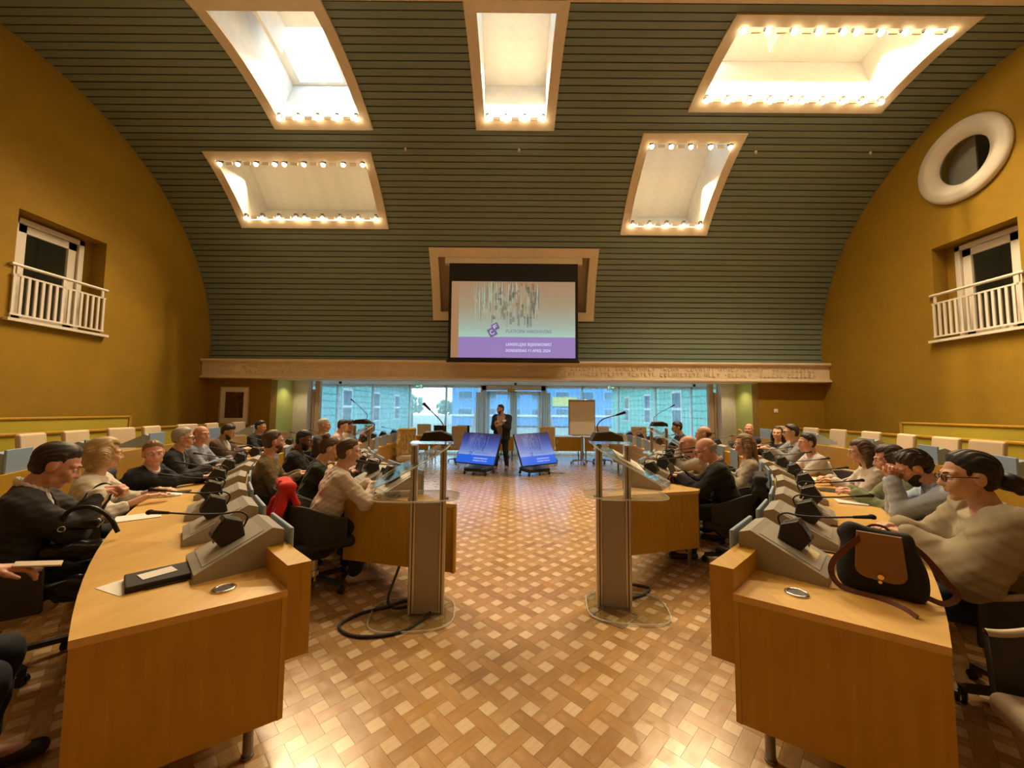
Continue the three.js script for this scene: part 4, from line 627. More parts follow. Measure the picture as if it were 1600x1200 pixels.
// ---------- people ----------
// a figure is a field of tapered capsules and ellipsoids joined smoothly, meshed with surface nets
class Field {
  constructor(k = 0.03) { this.k = k; this.a = []; this.mods = []; }
  cap(a, b, ra, rb = ra, n = null, sq = 1) { const d = b.clone().sub(a); this.a.push([0, a.x, a.y, a.z, d.x, d.y, d.z, ra, rb, Math.max(1e-9, d.lengthSq()), n ? n.x : 0, n ? n.y : 0, n ? n.z : 0, sq - 1]); return this; }
  ell(c, r, B) { this.a.push([1, c.x, c.y, c.z, r.x, r.y, r.z, B[0].x, B[0].y, B[0].z, B[1].x, B[1].y, B[1].z, B[2].x, B[2].y, B[2].z]); return this; }
  mod(f) { this.mods.push(f); return this; }
  base(x, y, z) {
    let d = 9; const k = this.k;
    for (const p of this.a) {
      let e; const px = x - p[1], py = y - p[2], pz = z - p[3];
      if (p[0] === 0) {
        let qx = px, qy = py, qz = pz, ex = p[4], ey = p[5], ez = p[6], L = p[9];
        if (p[13]) { const t = (qx * p[10] + qy * p[11] + qz * p[12]) * p[13]; qx += p[10] * t; qy += p[11] * t; qz += p[12] * t; const s = (ex * p[10] + ey * p[11] + ez * p[12]) * p[13]; ex += p[10] * s; ey += p[11] * s; ez += p[12] * s; L = Math.max(1e-9, ex * ex + ey * ey + ez * ez); }
        let h = (qx * ex + qy * ey + qz * ez) / L; h = h < 0 ? 0 : h > 1 ? 1 : h;
        qx -= ex * h; qy -= ey * h; qz -= ez * h; e = Math.sqrt(qx * qx + qy * qy + qz * qz) - (p[7] + (p[8] - p[7]) * h);
      } else {
        const u = px * p[7] + py * p[8] + pz * p[9], v = px * p[10] + py * p[11] + pz * p[12], w = px * p[13] + py * p[14] + pz * p[15];
        const a = u / p[4], b = v / p[5], c = w / p[6], k0 = Math.sqrt(a * a + b * b + c * c), a2 = a / p[4], b2 = b / p[5], c2 = c / p[6], k1 = Math.sqrt(a2 * a2 + b2 * b2 + c2 * c2);
        e = k1 < 1e-6 ? -Math.min(p[4], p[5], p[6]) : k0 * (k0 - 1) / k1;
      }
      const h = k - Math.abs(d - e); d = (d < e ? d : e) - (h > 0 ? h * h / (4 * k) : 0);
    }
    return d;
  }
  at(x, y, z) { let d = this.base(x, y, z); for (const m of this.mods) d = m(d, x, y, z); return d; }
  bounds(pad) {
    const lo = v3(9, 9, 9), hi = v3(-9, -9, -9), q = v3();
    for (const p of this.a) {
      if (p[0] === 0) for (const t of [0, 1]) { const r = Math.max(p[7], p[8]) + pad; q.set(p[1] + p[4] * t, p[2] + p[5] * t, p[3] + p[6] * t); lo.min(q.clone().subScalar(r)); hi.max(q.clone().addScalar(r)); }
      else { const r = Math.max(p[4], p[5], p[6]) + pad; q.set(p[1], p[2], p[3]); lo.min(q.clone().subScalar(r)); hi.max(q.clone().addScalar(r)); }
    }
    return [lo, hi];
  }
  mesh(c, pad = 0.02) {
    const [lo, hi] = this.bounds(pad), nx = Math.ceil((hi.x - lo.x) / c) + 2, ny = Math.ceil((hi.y - lo.y) / c) + 2, nz = Math.ceil((hi.z - lo.z) / c) + 2, val = new Float32Array(nx * ny * nz), id = (i, j, k) => (k * ny + j) * nx + i, B = 5, lim = c * B * 0.87 * 1.7 + 0.012;
    for (let K = 0; K < nz; K += B) for (let J = 0; J < ny; J += B) for (let I = 0; I < nx; I += B) {
      const dc = this.at(lo.x + (I + 2) * c, lo.y + (J + 2) * c, lo.z + (K + 2) * c), skip = Math.abs(dc) > lim;
      for (let k = K; k < Math.min(nz, K + B); k++) for (let j = J; j < Math.min(ny, J + B); j++) for (let i = I; i < Math.min(nx, I + B); i++) val[id(i, j, k)] = skip ? dc : this.at(lo.x + i * c, lo.y + j * c, lo.z + k * c);
    }
    const vid = new Int32Array(nx * ny * nz).fill(-1), pos = [], nor = [], ix = [];
    const C = [[0, 0, 0], [1, 0, 0], [0, 1, 0], [1, 1, 0], [0, 0, 1], [1, 0, 1], [0, 1, 1], [1, 1, 1]], E = [[0, 1], [2, 3], [4, 5], [6, 7], [0, 2], [1, 3], [4, 6], [5, 7], [0, 4], [1, 5], [2, 6], [3, 7]], v = new Float32Array(8);
    for (let k = 0; k < nz - 1; k++) for (let j = 0; j < ny - 1; j++) for (let i = 0; i < nx - 1; i++) {
      let mask = 0; for (let q = 0; q < 8; q++) { v[q] = val[id(i + C[q][0], j + C[q][1], k + C[q][2])]; if (v[q] < 0) mask |= 1 << q; }
      if (mask === 0 || mask === 255) continue;
      let sx = 0, sy = 0, sz = 0, n = 0;
      for (const [a, b] of E) { if ((v[a] < 0) === (v[b] < 0)) continue; const t = v[a] / (v[a] - v[b]); sx += lerp(C[a][0], C[b][0], t); sy += lerp(C[a][1], C[b][1], t); sz += lerp(C[a][2], C[b][2], t); n++; }
      const x = lo.x + (i + sx / n) * c, y = lo.y + (j + sy / n) * c, z = lo.z + (k + sz / n) * c, h = c * 0.5;
      vid[id(i, j, k)] = pos.length / 3; pos.push(x, y, z);
      let gx = this.at(x + h, y, z) - this.at(x - h, y, z), gy = this.at(x, y + h, z) - this.at(x, y - h, z), gz = this.at(x, y, z + h) - this.at(x, y, z - h); const L = Math.hypot(gx, gy, gz) || 1; nor.push(gx / L, gy / L, gz / L);
    }
    const quad = (a, b, cc, d, flip) => { if (a < 0 || b < 0 || cc < 0 || d < 0) return; flip ? ix.push(a, cc, b, a, d, cc) : ix.push(a, b, cc, a, cc, d); };
    for (let k = 1; k < nz - 1; k++) for (let j = 1; j < ny - 1; j++) for (let i = 1; i < nx - 1; i++) {
      const s = val[id(i, j, k)] < 0;
      if (s !== val[id(i + 1, j, k)] < 0) quad(vid[id(i, j - 1, k - 1)], vid[id(i, j, k - 1)], vid[id(i, j, k)], vid[id(i, j - 1, k)], !s);
      if (s !== val[id(i, j + 1, k)] < 0) quad(vid[id(i - 1, j, k - 1)], vid[id(i - 1, j, k)], vid[id(i, j, k)], vid[id(i, j, k - 1)], !s);
      if (s !== val[id(i, j, k + 1)] < 0) quad(vid[id(i - 1, j - 1, k)], vid[id(i, j - 1, k)], vid[id(i, j, k)], vid[id(i - 1, j, k)], !s);
    }
    const g = new THREE.BufferGeometry(); g.setAttribute('position', new THREE.Float32BufferAttribute(pos, 3)); g.setAttribute('normal', new THREE.Float32BufferAttribute(nor, 3)); g.setAttribute('uv', new THREE.Float32BufferAttribute(new Float32Array(pos.length / 3 * 2), 2)); g.setIndex(ix); return g;
  }
}
const smax = (a, b, k) => { const h = k - Math.abs(a - b); return Math.max(a, b) + (h > 0 ? h * h / (4 * k) : 0); };
const cloth = (c, rough = 0.85) => phys(c, rough, { sheen: 0.25, sheenRoughness: 0.6, sheenColor: c.clone().lerp(lin(1, 1, 1), 0.3) });
const SKIN = { fair: lin(0.62, 0.36, 0.25), tan: lin(0.50, 0.28, 0.18), pink: lin(0.62, 0.32, 0.24), brown: lin(0.16, 0.075, 0.042), olive: lin(0.42, 0.23, 0.14) };
const HAIR = { dark: lin(0.025, 0.014, 0.009), black: lin(0.009, 0.007, 0.006), brown: lin(0.075, 0.04, 0.02), light: lin(0.22, 0.13, 0.06), blonde: lin(0.42, 0.29, 0.13), grey: lin(0.36, 0.33, 0.29) };
const eyeM = std(lin(0.75, 0.70, 0.66), 0.25, { vertexColors: true });
const eyeG = (() => { const g = sph(0.0122, 0, 0, 0, 1, 1, 1, 16), p = g.attributes.position, c = []; for (let i = 0; i < p.count; i++) { const a = p.getZ(i) / 0.0122; c.push(...(a > 0.88 ? [0.03, 0.02, 0.015] : [1, 1, 1])); } g.setAttribute('color', new THREE.Float32BufferAttribute(c, 3)); return g; })();
const X3 = v3(1, 0, 0), Y3 = v3(0, 1, 0), Z3 = v3(0, 0, 1);
// Local frame of a figure: faces +z, origin on the floor below the hips.
function person(o) {
  const root = thing('person', o.label, 'person', V(o.x, o.y || 0, o.d), o.yaw); const S = o.scale || 1.03; root.scale.setScalar(S);
  const lod = clamp(o.d / 3.6, 0.8, 2.1), fem = !!o.fem, big = o.big || 1, stand = !!o.stand;
  const skin = phys(SKIN[o.skin || 'fair'], 0.5, { sheen: 0.15 });
  const hipY = stand ? 0.93 : (o.hipY || 0.545), hip = v3(0, hipY, o.hipZ || 0), lean = o.lean || 0, side = o.side || 0, twist = o.twist || 0;
  // torso frame
  const q = new THREE.Quaternion().setFromEuler(new THREE.Euler(lean, twist, side, 'YXZ'));
  const ux = X3.clone().applyQuaternion(q), uy = Y3.clone().applyQuaternion(q), uz = Z3.clone().applyQuaternion(q);
  const tp = (x, y, z) => hip.clone().addScaledVector(ux, x).addScaledVector(uy, y).addScaledVector(uz, z);
  const sw = (fem ? 0.155 : 0.18) * big, shY = fem ? 0.415 : 0.44;
  const neckA = tp(0, shY + 0.015, -0.015), hp = v3(0, 0, 0);
  const hq = new THREE.Quaternion().setFromEuler(new THREE.Euler(lean * 0.35 + (o.nod || 0), (o.turn || 0) + twist, (o.tilt || 0), 'YXZ'));
  const hx = X3.clone().applyQuaternion(hq), hy = Y3.clone().applyQuaternion(hq), hz = Z3.clone().applyQuaternion(hq), HB = [hx, hy, hz];
  const neckT = neckA.clone().addScaledVector(uy, 0.055).addScaledVector(hz, 0.018).addScaledVector(hy, 0.02), hc = neckT.clone().addScaledVector(hy, 0.105).addScaledVector(hz, 0.028);
  const hs = o.head || 1.0, P = (x, y, z) => hc.clone().addScaledVector(hx, x * hs).addScaledVector(hy, y * hs).addScaledVector(hz, z * hs);
  // limbs
  const shs = [-1, 1].map(s => tp(s * sw, shY - 0.03, -0.01));
  const hands = [0, 1].map(i => (o.hands && o.hands[i]) ? v3(...o.hands[i]) : v3(i ? 0.16 : -0.16, stand ? 0.8 : 0.81, stand ? 0.05 : 0.40));
  const arms = shs.map((s, i) => {
    const U = 0.285, F = 0.25, t = hands[i].clone(), d = t.clone().sub(s); let L = d.length(); if (L > (U + F) * 0.985) { d.setLength((U + F) * 0.985); t.copy(s).add(d); L = d.length(); }
    const dir = d.clone().normalize(), a = (U * U - F * F + L * L) / (2 * L), h = Math.sqrt(Math.max(0, U * U - a * a)), pole = v3((i ? 1 : -1) * (o.elbowOut ?? 0.6), -1, -0.35); pole.addScaledVector(dir, -pole.dot(dir)).normalize();
    return { s, e: s.clone().addScaledVector(dir, a).addScaledVector(pole, h), w: t };
  });
  const hips = [-1, 1].map(s => hip.clone().add(v3(s * 0.088, -0.02, 0.0)));
  const legs = hips.map((h, i) => {
    const s = i ? 1 : -1; if (stand) { const st = o.stance ? o.stance[i] : [s * 0.09, 0.03]; return { h, k: v3(lerp(h.x, st[0], 0.5), 0.5, st[1] * 0.5 + 0.03), a: v3(st[0], 0.085, st[1] - 0.03), f: v3(st[0] + s * 0.03, 0.035, st[1] + 0.15) }; }
    const kx = s * (o.knees || 0.13), kz = h.z + 0.42; return { h, k: v3(kx, 0.50, kz), a: v3(kx * 1.05, 0.10, kz - 0.04 + (o.feet || 0)), f: v3(kx * 1.15, 0.04, kz + 0.13 + (o.feet || 0)) };
  });
  const bodyR = (f, t, arm = true, leg = true) => {                 // add the figure's prims, inflated by t
    const chestW = (fem ? 0.105 : 0.12) * big;
    f.cap(tp(-sw + 0.055, shY - 0.035, -0.01), tp(sw - 0.055, shY - 0.035, -0.01), 0.066 + t, 0.066 + t);
    f.cap(tp(-0.07, shY - 0.14, 0), tp(0.07, shY - 0.14, 0), chestW + t, chestW + t, uz, 1.18);
    f.cap(tp(-0.055, 0.14, 0.005), tp(0.055, 0.14, 0.005), (fem ? 0.098 : 0.112) * (o.belly || 1) * big + t, undefined, uz, 1.1);
    f.cap(hip.clone().add(v3(-0.075, -0.01, 0)), hip.clone().add(v3(0.075, -0.01, 0)), 0.108 * big + t, undefined, uz, 1.05);
    if (o.belly > 1.05) f.ell(tp(0, 0.15, 0.07), v3(0.13 + t, 0.12 + t, 0.09 + t), [ux, uy, uz]);
    if (fem) for (const s of [-1, 1]) f.cap(tp(s * 0.07, shY - 0.17, 0.075), tp(s * 0.06, shY - 0.15, 0.05), 0.058 + t, 0.06 + t);
    f.cap(tp(0, shY - 0.02, -0.015), neckT.clone().addScaledVector(hy, 0.0), 0.072, 0.054);
    if (arm) for (const A of arms) { f.cap(A.s, A.e, (fem ? 0.047 : 0.054) * big + t, (fem ? 0.037 : 0.042) * big + t); f.cap(A.e, A.w, (fem ? 0.037 : 0.041) * big + t, 0.026 + t * 0.9); }
    if (leg) for (const L of legs) { f.cap(L.h, L.k, 0.085 * big + t, 0.056 + t); f.cap(L.k, L.a, 0.055 + t, 0.036 + t); f.cap(L.a, L.f, 0.034 + t * 0.3, 0.03 + t * 0.3); }
    return f;
  };
  const geos = [];
  geos.push(bodyR(new Field(0.035), 0).mesh(0.017 * lod));
  // head
  const hf = new Field(0.016 * hs);
  const sc = (r) => r * hs;
  hf.ell(P(0, 0.032, -0.014), v3(sc(0.074), sc(0.084), sc(0.094)), HB).ell(P(0, -0.028, 0.022), v3(sc(0.06), sc(0.085), sc(0.068)), HB);
  hf.cap(P(-0.036, -0.072, 0.022), P(0.036, -0.072, 0.022), sc(0.026)).cap(P(-0.006, -0.098, 0.064), P(0.006, -0.098, 0.064), sc(0.018));
  hf.cap(P(0, 0.01, 0.089), P(0, -0.026, 0.106), sc(0.008), sc(0.0125)); for (const s of [-1, 1]) { hf.cap(P(s * 0.011, -0.03, 0.096), P(s * 0.012, -0.031, 0.092), sc(0.008)); hf.cap(P(s * 0.016, 0.027, 0.083), P(s * 0.046, 0.026, 0.066), sc(0.011)); hf.cap(P(s * 0.044, -0.02, 0.06), P(s * 0.03, -0.035, 0.07), sc(0.02)); hf.ell(P(s * 0.076, -0.004, -0.012), v3(sc(0.01), sc(0.032), sc(0.02)), HB); }
  hf.cap(P(-0.017, -0.058, 0.083), P(0.017, -0.058, 0.083), sc(0.0095));
  hf.cap(P(0, -0.06, -0.015), neckA, 0.056, 0.06);
  const es = [-1, 1].map(s => P(s * 0.031, 0.006, 0.093)); hf.mod((d, x, y, z) => { for (const e of es) { const w = 0.0145 * hs - Math.hypot(x - e.x, y - e.y, z - e.z); d = smax(d, w, 0.012); } return d; });
  geos.push(hf.mesh(0.0052 * clamp(lod, 0.7, 1.7)));
  // hands
  arms.forEach((A, i) => {
    const s = i ? 1 : -1, hd = o.handDir && o.handDir[i], fdir = hd ? v3(...hd).normalize() : A.w.clone().sub(A.e).normalize().multiplyScalar(0.4).add(v3(-s * 0.35, -0.1, 0.75)).normalize();
    let pn = o.palm && o.palm[i] ? v3(...o.palm[i]) : v3(0, -1, 0); pn.addScaledVector(fdir, -pn.dot(fdir)).normalize();   // palm side
    const sd = fdir.clone().cross(pn).multiplyScalar(-1);            // towards the thumb for the right hand
    const th = sd.clone().multiplyScalar(i ? -1 : 1); if (th.dot(v3(-s, 0.2, 0)) < 0 && !(o.palm && o.palm[i])) th.negate();
    const f = new Field(0.009), W = A.w, at = (a, b, c) => W.clone().addScaledVector(fdir, a).addScaledVector(th, b).addScaledVector(pn, c), hk = fem ? 0.92 : 1;
    f.cap(A.w.clone().addScaledVector(A.e.clone().sub(A.w).normalize(), 0.03), at(0.01, 0, 0), 0.025 * hk, 0.024 * hk, pn, 1.2);
    for (const b of [-0.024, -0.008, 0.008, 0.024]) f.cap(at(0.012, b * 0.7, 0), at(0.082 * hk, b * hk, 0), 0.015 * hk, 0.0125 * hk);
    const curl = (o.curl && o.curl[i]) ?? 0.5;
    [[0.026, 0.074, 0], [0.0085, 0.082, 0.02], [-0.0095, 0.076, 0.05], [-0.027, 0.06, 0.1]].forEach(([b, len, ex]) => {
      let p = at(0.082 * hk, b * hk, 0), ang = 0.15 + curl * 0.5 + ex; const rs = [0.0092, 0.0086, 0.008, 0.0068]; const seg = [0.46, 0.30, 0.24];
      for (let k = 0; k < 3; k++) { const d = fdir.clone().multiplyScalar(Math.cos(ang)).addScaledVector(pn, Math.sin(ang)).addScaledVector(th, b * 1.5), n = p.clone().addScaledVector(d, len * seg[k] * hk); f.cap(p, n, rs[k] * hk, rs[k + 1] * hk); p = n; ang += curl * 0.85; }
    });
    { let p = at(0.02, 0.024, 0.004), n = at(0.052, 0.05 * hk, 0.014); f.cap(p, n, 0.0135 * hk, 0.0105 * hk); const m = at(0.085, 0.054 * hk, 0.022 + curl * 0.014); f.cap(n, m, 0.0105 * hk, 0.0078 * hk); }
    geos.push(f.mesh(0.0042 * clamp(lod, 0.9, 1.9), 0.012));
  });
  part('body', geos, skin, root);
  // trousers and shoes
  const trM = cloth(o.trousers || lin(0.012, 0.013, 0.018)), tr = new Field(0.03);
  tr.cap(hip.clone().add(v3(-0.075, -0.01, 0)), hip.clone().add(v3(0.075, -0.01, 0)), 0.121 * big, undefined, uz, 1.05).cap(tp(-0.05, 0.09, 0), tp(0.05, 0.09, 0), 0.115 * big, undefined, uz, 1.1);
  for (const L of legs) { tr.cap(L.h, L.k, 0.1 * big, 0.074); tr.cap(L.k, L.a.clone().add(v3(0, 0.02, 0)), 0.073, 0.058); }
  tr.mod((d, x, y, z) => d + 0.004 * Math.sin(40 * y + 23 * x + 31 * z)); tr.mod((d, x, y, z) => smax(d, 0.075 - y, 0.01));
  part('trousers', tr.mesh(0.016 * lod), trM, root);
  legs.forEach(L => { const f = new Field(0.02).cap(L.a.clone().add(v3(0, -0.035, -0.03)), L.f, 0.045, 0.04, Y3, 1.15); f.mod((d, x, y) => smax(d, 0.004 - y, 0.008)); part('shoe', f.mesh(0.011 * lod), std(o.shoes || lin(0.02, 0.014, 0.01), 0.4), root); });
  // upper garment
  const T0 = o.top, neckCut = (f, yc, t) => { const c = tp(0, shY + yc, 0.0); const n = uy.clone().multiplyScalar(0.93).addScaledVector(uz, 0.36).normalize(); f.mod((d, x, y, z) => { const rx = x - c.x, ry = y - c.y, rz = z - c.z, X = rx * ux.x + ry * ux.y + rz * ux.z, Z = rx * uz.x + ry * uz.y + rz * uz.z; return smax(d, Math.min(rx * n.x + ry * n.y + rz * n.z, 0.135 - Math.hypot(X, Z)), 0.008); }); };
  const wr = (amp, fq = 1) => (d, x, y, z) => d + amp * (Math.sin(34 * fq * x + 41 * fq * y + 9) * Math.cos(29 * fq * z - 23 * fq * y) + 0.6 * Math.sin(57 * fq * y + 31 * fq * z + 2) * Math.cos(22 * x + 1));
  const garment = (t, sleeve, hem, k = 0.032) => {
    const f = new Field(k), chestW = (fem ? 0.105 : 0.12) * big;
    f.cap(tp(-sw + 0.055, shY - 0.035, -0.01), tp(sw - 0.055, shY - 0.035, -0.01), 0.066 + t, 0.066 + t); f.cap(tp(-0.07, shY - 0.14, 0), tp(0.07, shY - 0.14, 0), chestW + t, chestW + t, uz, 1.18);
    f.cap(tp(-0.055, 0.14, 0.005), tp(0.055, 0.14, 0.005), (fem ? 0.1 : 0.115) * (o.belly || 1) * big + t * 1.3, undefined, uz, 1.1); f.cap(tp(-0.07, 0.02, 0), tp(0.07, 0.02, 0), 0.112 * big + t * 1.4, undefined, uz, 1.08); if (hem < -0.03) f.cap(tp(-0.08, hem, 0), tp(0.08, hem, 0), 0.105 * big + t * 1.4, undefined, uz, 1.05);
    if (o.belly > 1.05) f.ell(tp(0, 0.15, 0.075), v3(0.13 + t, 0.12 + t, 0.09 + t), [ux, uy, uz]);
    if (fem) for (const s of [-1, 1]) f.cap(tp(s * 0.07, shY - 0.17, 0.075), tp(s * 0.06, shY - 0.15, 0.05), 0.056 + t, 0.06 + t);
    f.cap(tp(0, shY - 0.03, -0.012), tp(0, shY + 0.05, -0.008), 0.075 + t * 0.4, 0.064 + t * 0.25);
    for (const A of arms) {
      const ra = (fem ? 0.047 : 0.054) * big + t * (o.puff || 1), re = (fem ? 0.037 : 0.042) * big + t * 1.15 * (o.puff || 1), E2 = sleeve >= 1 ? A.e : A.s.clone().lerp(A.e, sleeve);
      f.cap(A.s, E2, ra, re); if (sleeve > 1) { const e2 = A.e.clone().lerp(A.w, Math.min(1, sleeve - 1)); f.cap(A.e, e2, re, lerp(re, 0.029 + t, 0.8)); }
    }
    f.mod(wr(o.wrinkle ?? 0.0035)); f.mod(wr(0.0026, 2.1)); return f;
  };
  const col = (c) => c.isMaterial ? c : cloth(c);
  const hemY = tp(0, o.hem ?? -0.05, 0);
  const hemCut = (f, e = 0) => { const c = tp(0, (o.hem ?? -0.06) - e, 0); f.mod((d, x, y, z) => smax(d, Math.min((c.x - x) * uy.x + (c.y - y) * uy.y + (c.z - z) * uy.z, 0.26 - Math.hypot(x - c.x, z - c.z)), 0.01)); };
  if (T0) { const f = garment(T0.t || 0.013, T0.sleeve ?? 1.93, o.hem ?? -0.06); neckCut(f, T0.neck ?? 0.045); hemCut(f); part(T0.name || 'shirt', f.mesh((T0.cell || 0.0115) * lod), col(T0.c), root); }
  if (o.collar) { const f = new Field(0.01); for (let k = 0; k < 14; k++) { const a = k / 14 * Math.PI * 2, b = (k + 1) / 14 * Math.PI * 2, e = (q2, up) => tp(0.068 * Math.sin(q2), shY + 0.05 + up - 0.03 * Math.cos(q2), -0.006 + 0.066 * Math.cos(q2)); f.cap(e(a, 0), e(b, 0), 0.009, 0.009, uy, 0.45); } part('collar', f.mesh(0.007 * lod, 0.02), col(o.collar), root); }
  if (o.jacket) {                                                     // open jacket: a wedge is left out in front
    const f = garment(o.jacket.t || 0.027, o.jacket.sleeve ?? 1.9, o.hem ?? -0.09), op = o.jacket.open ?? 0.06, c0 = tp(0, 0, 0);
    neckCut(f, 0.06); hemCut(f, 0.04);
    f.mod((d, x, y, z) => { const X = (x - c0.x) * ux.x + (y - c0.y) * ux.y + (z - c0.z) * ux.z, Y = (x - c0.x) * uy.x + (y - c0.y) * uy.y + (z - c0.z) * uy.z, Zz = (x - c0.x) * uz.x + (y - c0.y) * uz.y + (z - c0.z) * uz.z; if (Zz < 0.0) return d; const w = op * clamp((Y - (o.jacket.low ?? 0.06)) / 0.3, 0, 1) + (o.jacket.gap || 0); return smax(d, Math.min(w - Math.abs(X), Zz), 0.006); });
    part('jacket', f.mesh(0.0125 * lod), col(o.jacket.c), root);
  }
  if (o.badge) { const [bx, by] = o.badge; const b = box(0.075, 0.05, 0.004); const m = part('name_badge', b, M.paper, root); m.position.copy(tp(bx, by, (o.badge[2] ?? 0.135))); m.quaternion.copy(q); m.rotateY(bx * 3); m.rotateX(-0.12); }
  // hair
  const st = o.hair, hm = st && std(HAIR[st.c], st.shine ?? 0.55);
  if (st) {
    const f = new Field(0.02), v = st.vol ?? 0.012;
    f.ell(P(0, 0.036, -0.016), v3(sc(0.074 + v * 0.8), sc(0.086 + v), sc(0.095 + v * 0.8)), HB);
    const L = st.len || 0; if (!L) f.ell(P(0, -0.028, -0.034), v3(sc(0.062 + v * 0.35), sc(0.072), sc(0.064 + v * 0.4)), HB);
    if (L) for (const s of [-1, 1]) { const n = 5; let a = P(s * 0.066, 0.03, -0.03); for (let k = 1; k <= n; k++) { const t = k / n, b = P(s * (0.078 + 0.012 * Math.sin(t * 3)), 0.03 - L * t, -0.035 + (st.fwd || 0) * t); f.cap(a, b, 0.03 + (st.thick || 0), 0.03 + (st.thick || 0) - 0.008 * t); a = b; } a = P(s * 0.03, 0.02, -0.09); const b2 = P(s * 0.035, 0.02 - L, -0.085 - L * 0.1); f.cap(a, b2, 0.042 + (st.thick || 0), 0.03); }
    const hl = st.line ?? 0.0125, off = P(0, 0, 0);
    f.mod((d, x, y, z) => {
      const rx = x - off.x, ry = y - off.y, rz = z - off.z, X = (rx * hx.x + ry * hx.y + rz * hx.z) / hs, Y = (rx * hy.x + ry * hy.y + rz * hy.z) / hs, Z = (rx * hz.x + ry * hz.y + rz * hz.z) / hs;
      const wv = Math.sin(X * 31 + Y * 17 + 3) + Math.sin(Z * 37 - Y * 23), az = Math.atan2(X, Y + 0.06);
      d += (st.strand ?? 0.0014) * (Math.sin(az * 37 + 3 * wv) + 0.7 * Math.sin(X * 260 + Z * 60 + 4 * wv)) + 0.0022 * wv;
      if (L) { const face = Math.min(Z - 0.028, 0.074 - Y + 0.35 * Math.abs(X - (st.part || 0.02)), 0.068 - Math.abs(X)); d += 0.006 * clamp(1 + face / 0.03, 0, 1); return smax(d, face, 0.006); }
      const front = hl - (Y * 0.72 - Z * 0.69) + 0.004 * Math.sin(X * 90), backR = Math.max(Z + 0.022, -0.066 - 0.25 * (Z + 0.06) - Y), burn = Math.max(Math.abs(Z - 0.02) - 0.012, -0.012 - Y, 0.05 - Math.abs(X)), cut = Math.min(front, backR, burn);
      d += (0.9 * v + 0.001) * clamp(1 + cut / 0.035, 0, 1); d = smax(d, cut, 0.004);
      const ear = 0.026 - Math.hypot((Math.abs(X) - 0.085) * 0.6, Y + 0.006, Z + 0.002); return smax(d, ear, 0.008);
    });
    const hg = [f.mesh(0.0062 * clamp(lod, 0.8, 1.7))];
    if (st.bun) { const b = new Field(0.012), c = P(...st.bun); b.ell(c, v3(st.bun2?.[0] || 0.045, st.bun2?.[1] || 0.042, st.bun2?.[2] || 0.042), HB); if (st.tail) b.cap(c, P(...st.tail), 0.04, 0.02); b.mod((d, x, y, z) => d + 0.003 * Math.sin(90 * y + 60 * x) * Math.cos(80 * z)); hg.push(b.mesh(0.008 * clamp(lod, 0.8, 1.6))); }
    part('hair', hg, hm, root);
  }
  if (o.fringe) { const f = new Field(0.015); f.ell(P(0, 0.02, -0.016), v3(sc(0.079), sc(0.075), sc(0.1)), HB); const off = P(0, 0, 0); f.mod((d, x, y, z) => { const rx = x - off.x, ry = y - off.y, rz = z - off.z, Y = rx * hy.x + ry * hy.y + rz * hy.z, Z = rx * hz.x + ry * hz.y + rz * hz.z; return smax(smax(d, Math.abs(Y - 0.0) - 0.035, 0.01), Z + 0.012, 0.01); }); part('hair', f.mesh(0.0075 * clamp(lod, 0.8, 1.6)), std(HAIR[o.fringe], 0.7), root); }
  if (o.beard) { const f = new Field(0.014); f.ell(P(0, -0.055, 0.028), v3(sc(0.064), sc(0.062), sc(0.064)), HB).cap(P(0, -0.098, 0.06), P(0, -0.105, 0.05), sc(0.024)); const off = P(0, 0, 0); f.mod((d, x, y, z) => { const rx = x - off.x, ry = y - off.y, rz = z - off.z, X = rx * hx.x + ry * hx.y + rz * hx.z, Y = rx * hy.x + ry * hy.y + rz * hy.z, Z = rx * hz.x + ry * hz.y + rz * hz.z; d = smax(d, Y + 0.035 - 0.6 * Math.max(0, Math.abs(X) - 0.03), 0.008); return smax(d, 0.013 - Math.hypot(X * 0.55, Y + 0.058, (Z - 0.09) * 0.5), 0.006); }); part('beard', f.mesh(0.007 * clamp(lod, 0.8, 1.6)), std(HAIR[o.beard], 0.7), root); }
  // eyes, brows, lips
  for (const s of [-1, 1]) { const e = part('eye', eyeG, eyeM, root); e.position.copy(P(s * 0.031, 0.006, 0.0755)); e.quaternion.copy(hq); if (o.down) e.rotateX(0.5); }
  const hcB = st ? HAIR[st.c] : HAIR[o.fringe || 'brown']; for (const s of [-1, 1]) part('eyebrow', tube([P(s * 0.014, 0.026, 0.094), P(s * 0.03, 0.031, 0.087), P(s * 0.047, 0.026, 0.072)], 0.0036 * hs, 5, 8), std(hcB.clone().lerp(lin(0.1, 0.06, 0.04), 0.3), 0.8), root);
  part('lips', [tube([P(-0.021, -0.0585, 0.083), P(-0.008, -0.056, 0.0925), P(0, -0.0575, 0.0935), P(0.008, -0.056, 0.0925), P(0.021, -0.0585, 0.083)], 0.0042 * hs, 6, 14), tube([P(-0.019, -0.061, 0.083), P(0, -0.0655, 0.0925), P(0.019, -0.061, 0.083)], 0.0048 * hs, 6, 12)], std(SKIN[o.skin || 'fair'].clone().multiply(lin(0.85, 0.55, 0.55)), 0.45), root);
  if (o.laugh) part('teeth', tube([P(-0.014, -0.0585, 0.088), P(0, -0.060, 0.0965), P(0.014, -0.0585, 0.088)], 0.004, 5, 8), M.paper, root);
